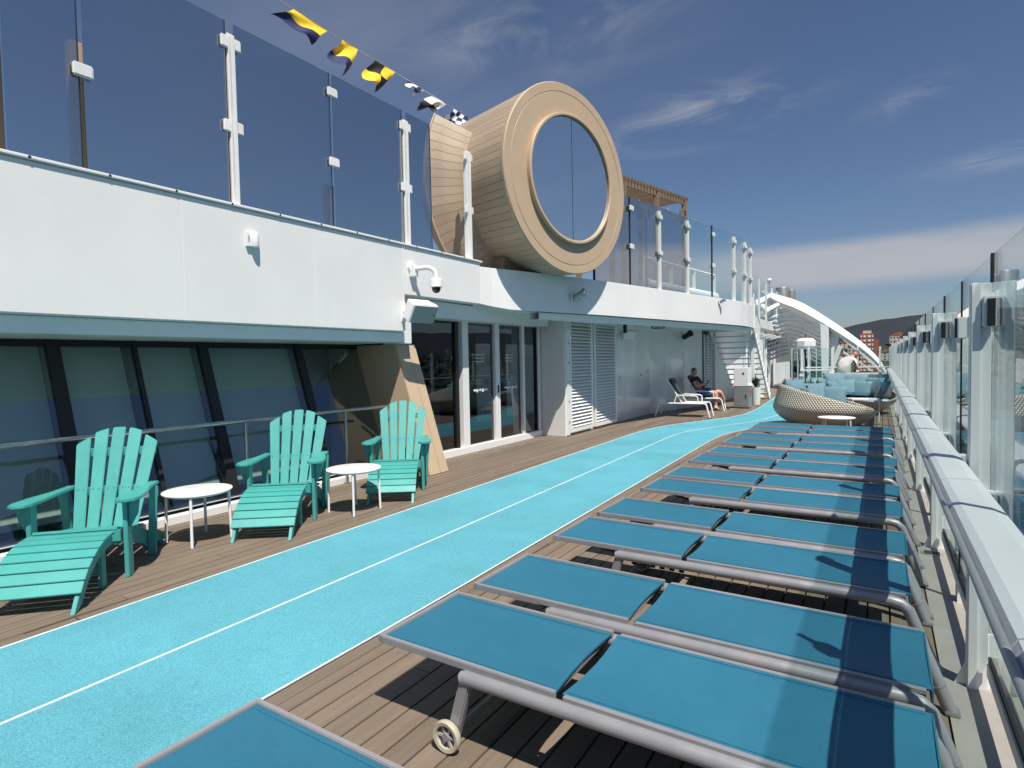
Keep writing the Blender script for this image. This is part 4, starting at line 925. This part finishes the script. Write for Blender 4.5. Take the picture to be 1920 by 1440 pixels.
arch(dense([(-1.64, 2.56, 2.42), (-1.0, 1.98, 1.80), (-.45, 1.45, 1.25), (.12, .82, .6)]), 31.5, 31.8, 'inner_arch')
arch(dense([(-1.5, 1.75, 1.62), (-.9, 1.3, 1.2), (-.3, .8, .7)]), 32.5, 32.7, 'inner_arch')
A_(MB().prism([(-4.6, 4.0), (-3.9, 4.0), (-2.7, 3.2), (-2.1, 2.4), (-2.1, 1.5), (-4.6, 1.2)], 33.3, 33.5, 'y'), 'rear_louvre_backing', 'galv')
t = thing('funnel', 'pair of grey funnel pipes rising above the arched roof', 'funnel', (-8.0, 62, 2.74))
MB().lathe([(0, 5.4), (.55, 5.4), (.62, 5.3), (.62, 0), (0, 0)], 24).build('pipe', 'funnel', t, smooth=True); MB().lathe([(0, 5.1), (.35, 5.1), (.40, 5.0), (.40, 0), (0, 0)], 24, (.75, .1, 0)).build('pipe', 'funnel', t, smooth=True)
t = thing('mast_light', 'white globe on a thin mast above the far deck', 'lamp', (-8.85, 60, 2.74)); MB().tube([(0, 0, 0), (0, 0, 5.75)], .05, 6).build('mast', 'galv', t); MB().lathe([(0, 5.75), (.16, 5.8), (.22, 5.95), (.16, 6.1), (0, 6.16)], 14).build('globe', 'white_metal', t, smooth=True)

# ------------------------------------------------------------------ white recliners and people
def recliner(label, loc, rz, back=58, m='white_metal'):
    t = thing('recliner', label, 'recliner', loc, rz)
    for s_ in (-1, 1):
        y = s_*.30
        MB().tube([(-.72, y, .0), (-.62, y, .33), (-.55, y, .36), (.55, y, .36), (.60, y, .33), (.68, y, .0)], .022, 8).build('side_frame', m, t, smooth=True)
        MB().tube([(-.22, y, .36), (-.16, y, .55), (-.08, y, .575), (.34, y, .555), (.38, y, .53), (.40, y, .36)], .016, 8).build('arm', m, t, smooth=True)
        MB().tube([(-.02, s_*.26, .37), (-.02-.72*math.cos(R(back)), s_*.26, .37+.72*math.sin(R(back)))], .018, 8).build('back_rail', m, t, smooth=True)
    for x in (-.5, .1, .55): MB().tube([(x, -.3, .35), (x, .3, .35)], .014, 6).build('cross_bar', m, t)
    cb, sb = math.cos(R(back)), math.sin(R(back))
    MB().add([(-.02-cb*d+sb*o*-1, y, .38+sb*d-cb*o) for d, o in ((0, 0), (.70, 0), (.70, .012), (0, .012)) for y in (-.25, .25)], [(0,1,3,2),(2,3,5,4),(4,5,7,6),(6,7,1,0),(0,2,4,6),(1,7,5,3)]).build('back_sling', 'sling_grey', t)
    MB().box(-.01, .60, -.27, .27, .372, .384).build('seat_sling', 'white_pale' if back < 59 else 'sling_grey', t)
    cushion('head_pillow', t, (-.02-cb*.62+.05, 0, .38+sb*.62+.03), .46, .2, .1, R(90), R(back-90), 'sling_grey'); return t
recliner('empty white framed recliner with raised dark back by the glossy wall', (-4.40, 15.65, .002), R(4), 58)
recliner('white framed recliner on which the man in black is resting', (-4.52, 17.75, .002), R(8), 60)
def skin(name, verts, edges, radii, m, parent, root=0, sub=2):
    me = bpy.data.meshes.new(name); me.from_pydata(verts, edges, []); o = link(name, me, parent); me.materials.append(M[m])
    mod = o.modifiers.new('skin', 'SKIN'); mod.use_smooth_shade = True; sv = me.skin_vertices[0].data
    for i, r in enumerate(radii): sv[i].radius = (r, r) if isinstance(r, (int, float)) else r; sv[i].use_root = (i == root)
    o.modifiers.new('sub', 'SUBSURF').levels = sub; o.modifiers['sub'].render_levels = sub
    dg = bpy.context.evaluated_depsgraph_get(); dg.update(); me2 = bpy.data.meshes.new_from_object(o.evaluated_get(dg)); o.modifiers.clear(); o.data = me2; return o
def head(t, c, fwd, hairm='hair', bald=True):
    f = Vector(fwd).normalized(); u = Vector((0, 0, 1)); s_ = f.cross(u).normalized(); u = s_.cross(f)
    mt = Matrix((f, s_*-1, u)).transposed()
    b = MB(); n, k = 20, 14
    for j in range(k+1):
        th = math.pi*j/k
        for i in range(n):
            a = 2*math.pi*i/n; x, y, z = math.sin(th)*math.cos(a), math.sin(th)*math.sin(a), math.cos(th)
            X, Yv, Zv = x*.095, y*.073, z*.115
            if x > .5 and -.35 < z < .15 and abs(y) < .28: X += .022*(1-abs(y)/.28)*(1-abs(z+.15)/.3 if abs(z+.15) < .3 else 0)   # nose
            if x > .6 and .08 < z < .35 and .2 < abs(y) < .6: X -= .008   # eye sockets
            if z < -.6: X += .015*(x > 0)
            b.v.append((X, Yv, Zv))
    for j in range(k):
        for i in range(n): b.f.append((j*n+i, j*n+(i+1) % n, (j+1)*n+(i+1) % n, (j+1)*n+i))
    b.v = [tuple(mt @ Vector(p)+Vector(c)) for p in b.v]; h = b.build('head', 'skin', t, smooth=True)
    b = MB()
    for j in range(8):
        for i in range(21):
            th = R(5+j*11); a = R(60+i*12); q = Vector((math.sin(th)*math.cos(a)*.102, math.sin(th)*math.sin(a)*.080, math.cos(th)*.122)); b.v.append(tuple(mt @ q+Vector(c)))
    for j in range(7):
        for i in range(20): b.f.append((j*21+i, j*21+i+1, (j+1)*21+i+1, (j+1)*21+i))
    b.build('hair', hairm, h, smooth=True)
    for sg in (-1, 1):
        e = mt @ Vector((-.005, sg*.075, -.01))+Vector(c); MB().lathe([(0, -.028), (.012, -.02), (.016, 0), (.012, .02), (0, .028)], 8, tuple(e)).build('ear', 'skin', h, smooth=True)
        e = mt @ Vector((.082, sg*.03, .02))+Vector(c); MB().lathe([(0, -.008), (.012, 0), (0, .008)], 8, tuple(e)).build('eye', 'hair', h)
    e0 = mt @ Vector((.088, -.022, -.06))+Vector(c); e1 = mt @ Vector((.088, .022, -.06))+Vector(c); MB().tube([e0, e1], .005, 6).build('mouth', 'red_brick', h)
    return h
man = thing('person', 'man in black T-shirt and blue shorts resting on the recliner, looking at a phone', 'person', (-4.45, 17.78, .004))
# body: pelvis, chest, neck, arms, legs as one skin
V = [(-.02, 0, .50), (-.16, 0, .68), (-.27, 0, .86), (-.30, 0, 1.0), (-.30, 0, 1.08),
     (-.26, -.19, .92), (-.14, -.27, .70), (.06, -.17, .76), (.12, -.13, .79),
     (-.26, .19, .92), (-.14, .27, .70), (.06, .12, .76), (.12, .05, .80),
     (.02, -.12, .49), (.40, -.17, .53), (.42, -.19, .30), (.40, -.20, .09), (.50, -.22, .045), (.58, -.23, .035),
     (.02, .12, .49), (.44, .24, .53), (.50, .34, .30), (.50, .40, .09), (.60, .41, .045), (.68, .42, .035)]
Ed = [(0,1),(1,2),(2,3),(3,4),(2,5),(5,6),(6,7),(7,8),(2,9),(9,10),(10,11),(11,12),(0,13),(13,14),(14,15),(15,16),(16,17),(17,18),(0,19),(19,20),(20,21),(21,22),(22,23),(23,24)]
Rd = [.16, .17, .16, .07, .06, .07, .052, .04, .04, .07, .052, .04, .04, .11, .075, .062, .045, .045, .035, .11, .075, .062, .045, .045, .035]
skin('body', V, Ed, Rd, 'skin', man)
head(man, (-.27, 0, 1.14), (.85, -.15, -.35))
skin('t_shirt', [V[0], V[1], V[2], (-.29, 0, .95), V[5], (-.19, -.245, .79), V[9], (-.19, .245, .79)], [(0,1),(1,2),(2,3),(2,4),(4,5),(2,6),(6,7)], [.175, .19, .185, .10, .095, .078, .095, .078], 'tee', man)
skin('shorts', [(0, 0, .50), (.02, -.12, .49), (.34, -.165, .525), (.02, .12, .49), (.36, .22, .525)], [(0,1),(1,2),(0,3),(3,4)], [.165, .125, .098, .125, .098], 'shorts', man)
for (a, b_) in ((16, 18), (22, 24)):
    p, q = Vector(V[a]), Vector(V[b_]); skin('shoe', [tuple(p+Vector((-.03, 0, -.035))), tuple(p+Vector((.07, 0, -.035))), tuple(q+Vector((.0, 0, .01)))], [(0,1),(1,2)], [.048, .052, .042], 'black', man)
    MB().tube([p+Vector((0, 0, .0)), p+Vector((0, 0, .06))], .05, 10).build('sock', 'flag_white', man)
for hx in (8, 12):
    p = Vector(V[hx])
    for k in range(4): skin('finger', [tuple(p), tuple(p+Vector((.035, .012*(k-1.5), .035))), tuple(p+Vector((.03, .014*(k-1.5), .07-.006*abs(k-1.5))))], [(0,1),(1,2)], [.012, .0095, .008], 'skin', man, 0, 1)
    skin('thumb', [tuple(p), tuple(p+Vector((.0, .03, .03))), tuple(p+Vector((.02, .035, .055)))], [(0,1),(1,2)], [.012, .01, .009], 'skin', man, 0, 1)
t = thing('phone', 'dark phone held up by the man on the recliner', 'phone', (-4.30, 17.735, .80), R(8)); b = MB().box(-.006, .006, -.09, .09, 0, .11); b.build('body', 'black', t, bevel=.003); MB().box(-.0075, -.0065, -.082, .082, .006, .104).build('screen', 'cctv_dome', t)
p2 = thing('person', 'person in a loose white shirt seated bent forward beyond the balustrade', 'person', (-1.0, 22.3, .06), R(48)); p2.scale = (1.15, 1.15, 1.12)
V2 = [(0, 0, .66), (.0, .0, .88), (.08, -.05, 1.14), (.22, -.05, 1.27), (.30, -.05, 1.30), (.06, -.24, 1.14), (.20, -.27, .92), (.38, -.16, .93), (.16, .18, 1.14), (.26, .22, .92), (.42, .06, .93), (.06, -.12, .62), (.44, -.14, .60), (.46, -.14, .32), (.44, -.14, .07), (.55, -.14, .04), (.06, .12, .62), (.44, .14, .60), (.46, .14, .32), (.44, .14, .07), (.55, .14, .04)]
E2 = [(0,1),(1,2),(2,3),(3,4),(2,5),(5,6),(6,7),(2,8),(8,9),(9,10),(0,11),(11,12),(12,13),(13,14),(14,15),(0,16),(16,17),(17,18),(18,19),(19,20)]
skin('body', V2, E2, [.15, .15, .14, .06, .06, .065, .05, .038, .065, .05, .038, .10, .075, .055, .045, .04, .10, .075, .055, .045, .04], 'skin', p2)
head(p2, (.36, -.05, 1.36), (.8, .1, -.6))
skin('shirt', [V2[0], V2[1], V2[2], (.15, -.05, 1.20), V2[5], (.15, -.26, 1.0), V2[8], (.22, .21, 1.0)], [(0,1),(1,2),(2,3),(2,4),(4,5),(2,6),(6,7)], [.21, .215, .205, .12, .11, .095, .11, .095], 'shirt', p2)
skin('trousers', [(0, 0, .66), (.06, -.12, .62), (.44, -.14, .60), (.46, -.14, .32), (.44, -.14, .1), (.06, .12, .62), (.44, .14, .60), (.46, .14, .32), (.44, .14, .1)], [(0,1),(1,2),(2,3),(3,4),(0,5),(5,6),(6,7),(7,8)], [.16, .115, .09, .07, .06, .115, .09, .07, .06], 'shorts', p2)

# ------------------------------------------------------------------ shore: hill, town
def noise2(x, y):
    return .5*math.sin(x*1.7+1.3*math.sin(y*.9))+.3*math.sin(x*4.1+y*2.3)+.2*math.sin(x*9.7-y*5.1)
b = MB(); na, nr = 150, 26
for i in range(na+1):
    az_ = lerp(-14, 118, i/na); a = R(az_)
    prof = interp([(-14, 90), (-5, 150), (-2, 195), (0, 225), (3, 240), (8, 262), (16, 240), (28, 205), (40, 235), (55, 280), (70, 250), (85, 205), (100, 240), (118, 180)], az_)
    for j in range(nr+1):
        q = j/nr; r = 900+3600*q; h = -32+(prof*1.0+32)*(q**1.35)+8*noise2(az_*.35, q*7)*q
        b.v.append((r*math.sin(a), r*math.cos(a), h))
for i in range(na):
    for j in range(nr): q = i*(nr+1)+j; b.f.append((q, q+nr+1, q+nr+2, q+1))
struct(b.build('hills', 'hill', smooth=True))
def house(label, x, y, w, d, h, z0, wall='house_pale', roof='roof_red', rows_=2, cols=3):
    t = thing('shore_house', label, 'building', (x, y, z0)); MB().box(-w/2, w/2, 0, d, 0, h).build('wall', wall, t)
    MB().prism([(-w/2-.4, h), (w/2+.4, h), (0, h+w*.22)], -.4, d+.4, 'y').build('roof', roof, t)
    for r_ in range(rows_):
        for c_ in range(cols): MB().box(-w/2+w*(c_+.3)/cols, -w/2+w*(c_+.7)/cols, -.15, -.02, h*(r_+.3)/rows_, h*(r_+.7)/rows_).build('window', 'win_dark', t)
def at(px_dir, dist): return px_dir[0]*dist, dist
tw = thing('tower_block', 'red brick apartment tower block on the shore below the hill', 'building', (-.0165*620, 620, -16))
MB().box(-5.4, 5.4, 0, 10, 0, 36.5).build('wall', 'red_brick', tw); MB().box(-3, 3.5, 2, 8, 36.5, 39).build('penthouse', 'house_pale', tw); MB().box(5.4, 9.2, 2, 10, 0, 31).build('side_wing', 'red_brick', tw)
for r_ in range(9):
    for x0, x1 in ((-4.9, -3.6), (-2.6, -.6), (.8, 3.2), (4.0, 5.0)): MB().box(x0, x1, -.3, -.02, 2.5+r_*3.8, 4.4+r_*3.8).build('window', 'win_far', tw)
hs = [('pale house left of the red tower block', -21, 640, 10, 12), ('white low house above the red tower block', -14, 720, 12, 18), ('pale house right of the tower block', 4, 660, 11, 6), ('red roofed house below the ridge by the fence', 11, 720, 13, 5), ('small house on the slope beside the fence', 24, 800, 14, 9), ('long pale villa halfway up the slope', 30, 1300, 30, 38), ('white villa high on the dark slope', 52, 1400, 26, 46), ('pale villa beyond the first fence post', 70, 1350, 24, 40), ('shore house behind the arch foot', -32, 700, 14, 4), ('grey house half hidden by the arch', -45, 690, 15, 8), ('terrace of pale houses low on the slope', 16, 900, 26, 9), ('tall pale house left of the ridge foot', -40, 900, 14, 20)]
for lb, x, y, w, top in hs: house(lb, x, y, w, 9, max(8, w*.5), top-max(8, w*.5)-2.5, rows_=3 if w < 20 else 2, cols=3 if w < 20 else 6)
# wooded foreshore
b = MB(); rnd = random.Random(3)
def clump(b, x, y, z, r):
    n = 7; k0 = len(b.v)
    for j in range(5):
        th = math.pi*(j+.5)/5
        for i in range(n):
            a = 6.283*i/n; q = r*rnd.uniform(.75, 1.2); b.v.append((x+q*math.sin(th)*math.cos(a), y+q*math.sin(th)*math.sin(a), z+q*.9*math.cos(th)))
    for j in range(4):
        for i in range(n): b.f.append((k0+j*n+i, k0+j*n+(i+1) % n, k0+(j+1)*n+(i+1) % n, k0+(j+1)*n+i))
    b.f.append(tuple(k0+i for i in range(n)))
for k in range(1500):
    az_ = rnd.uniform(-9, 90); d = rnd.uniform(640, 1500); a = R(az_); x, y = d*math.sin(a), d*math.cos(a); clump(b, x, y, -24+(d-640)*.05+rnd.uniform(-3, 4), rnd.uniform(5, 11))
stuff(tag(b.build('shore_woods', 'tree_far'), 'dark woods along the far shore below the hill', 'woods'))
b = MB()
for i in range(81):
    a = R(lerp(-16, 118, i/80))
    for r, z in ((430, -33), (470, -30), (640, -26), (1600, 22)): b.v.append((r*math.sin(a), r*math.cos(a), z))
for i in range(80):
    for j in range(3): q = 4*i+j; b.f.append((q, q+4, q+5, q+1))
struct(b.build('foreshore', 'hill'))
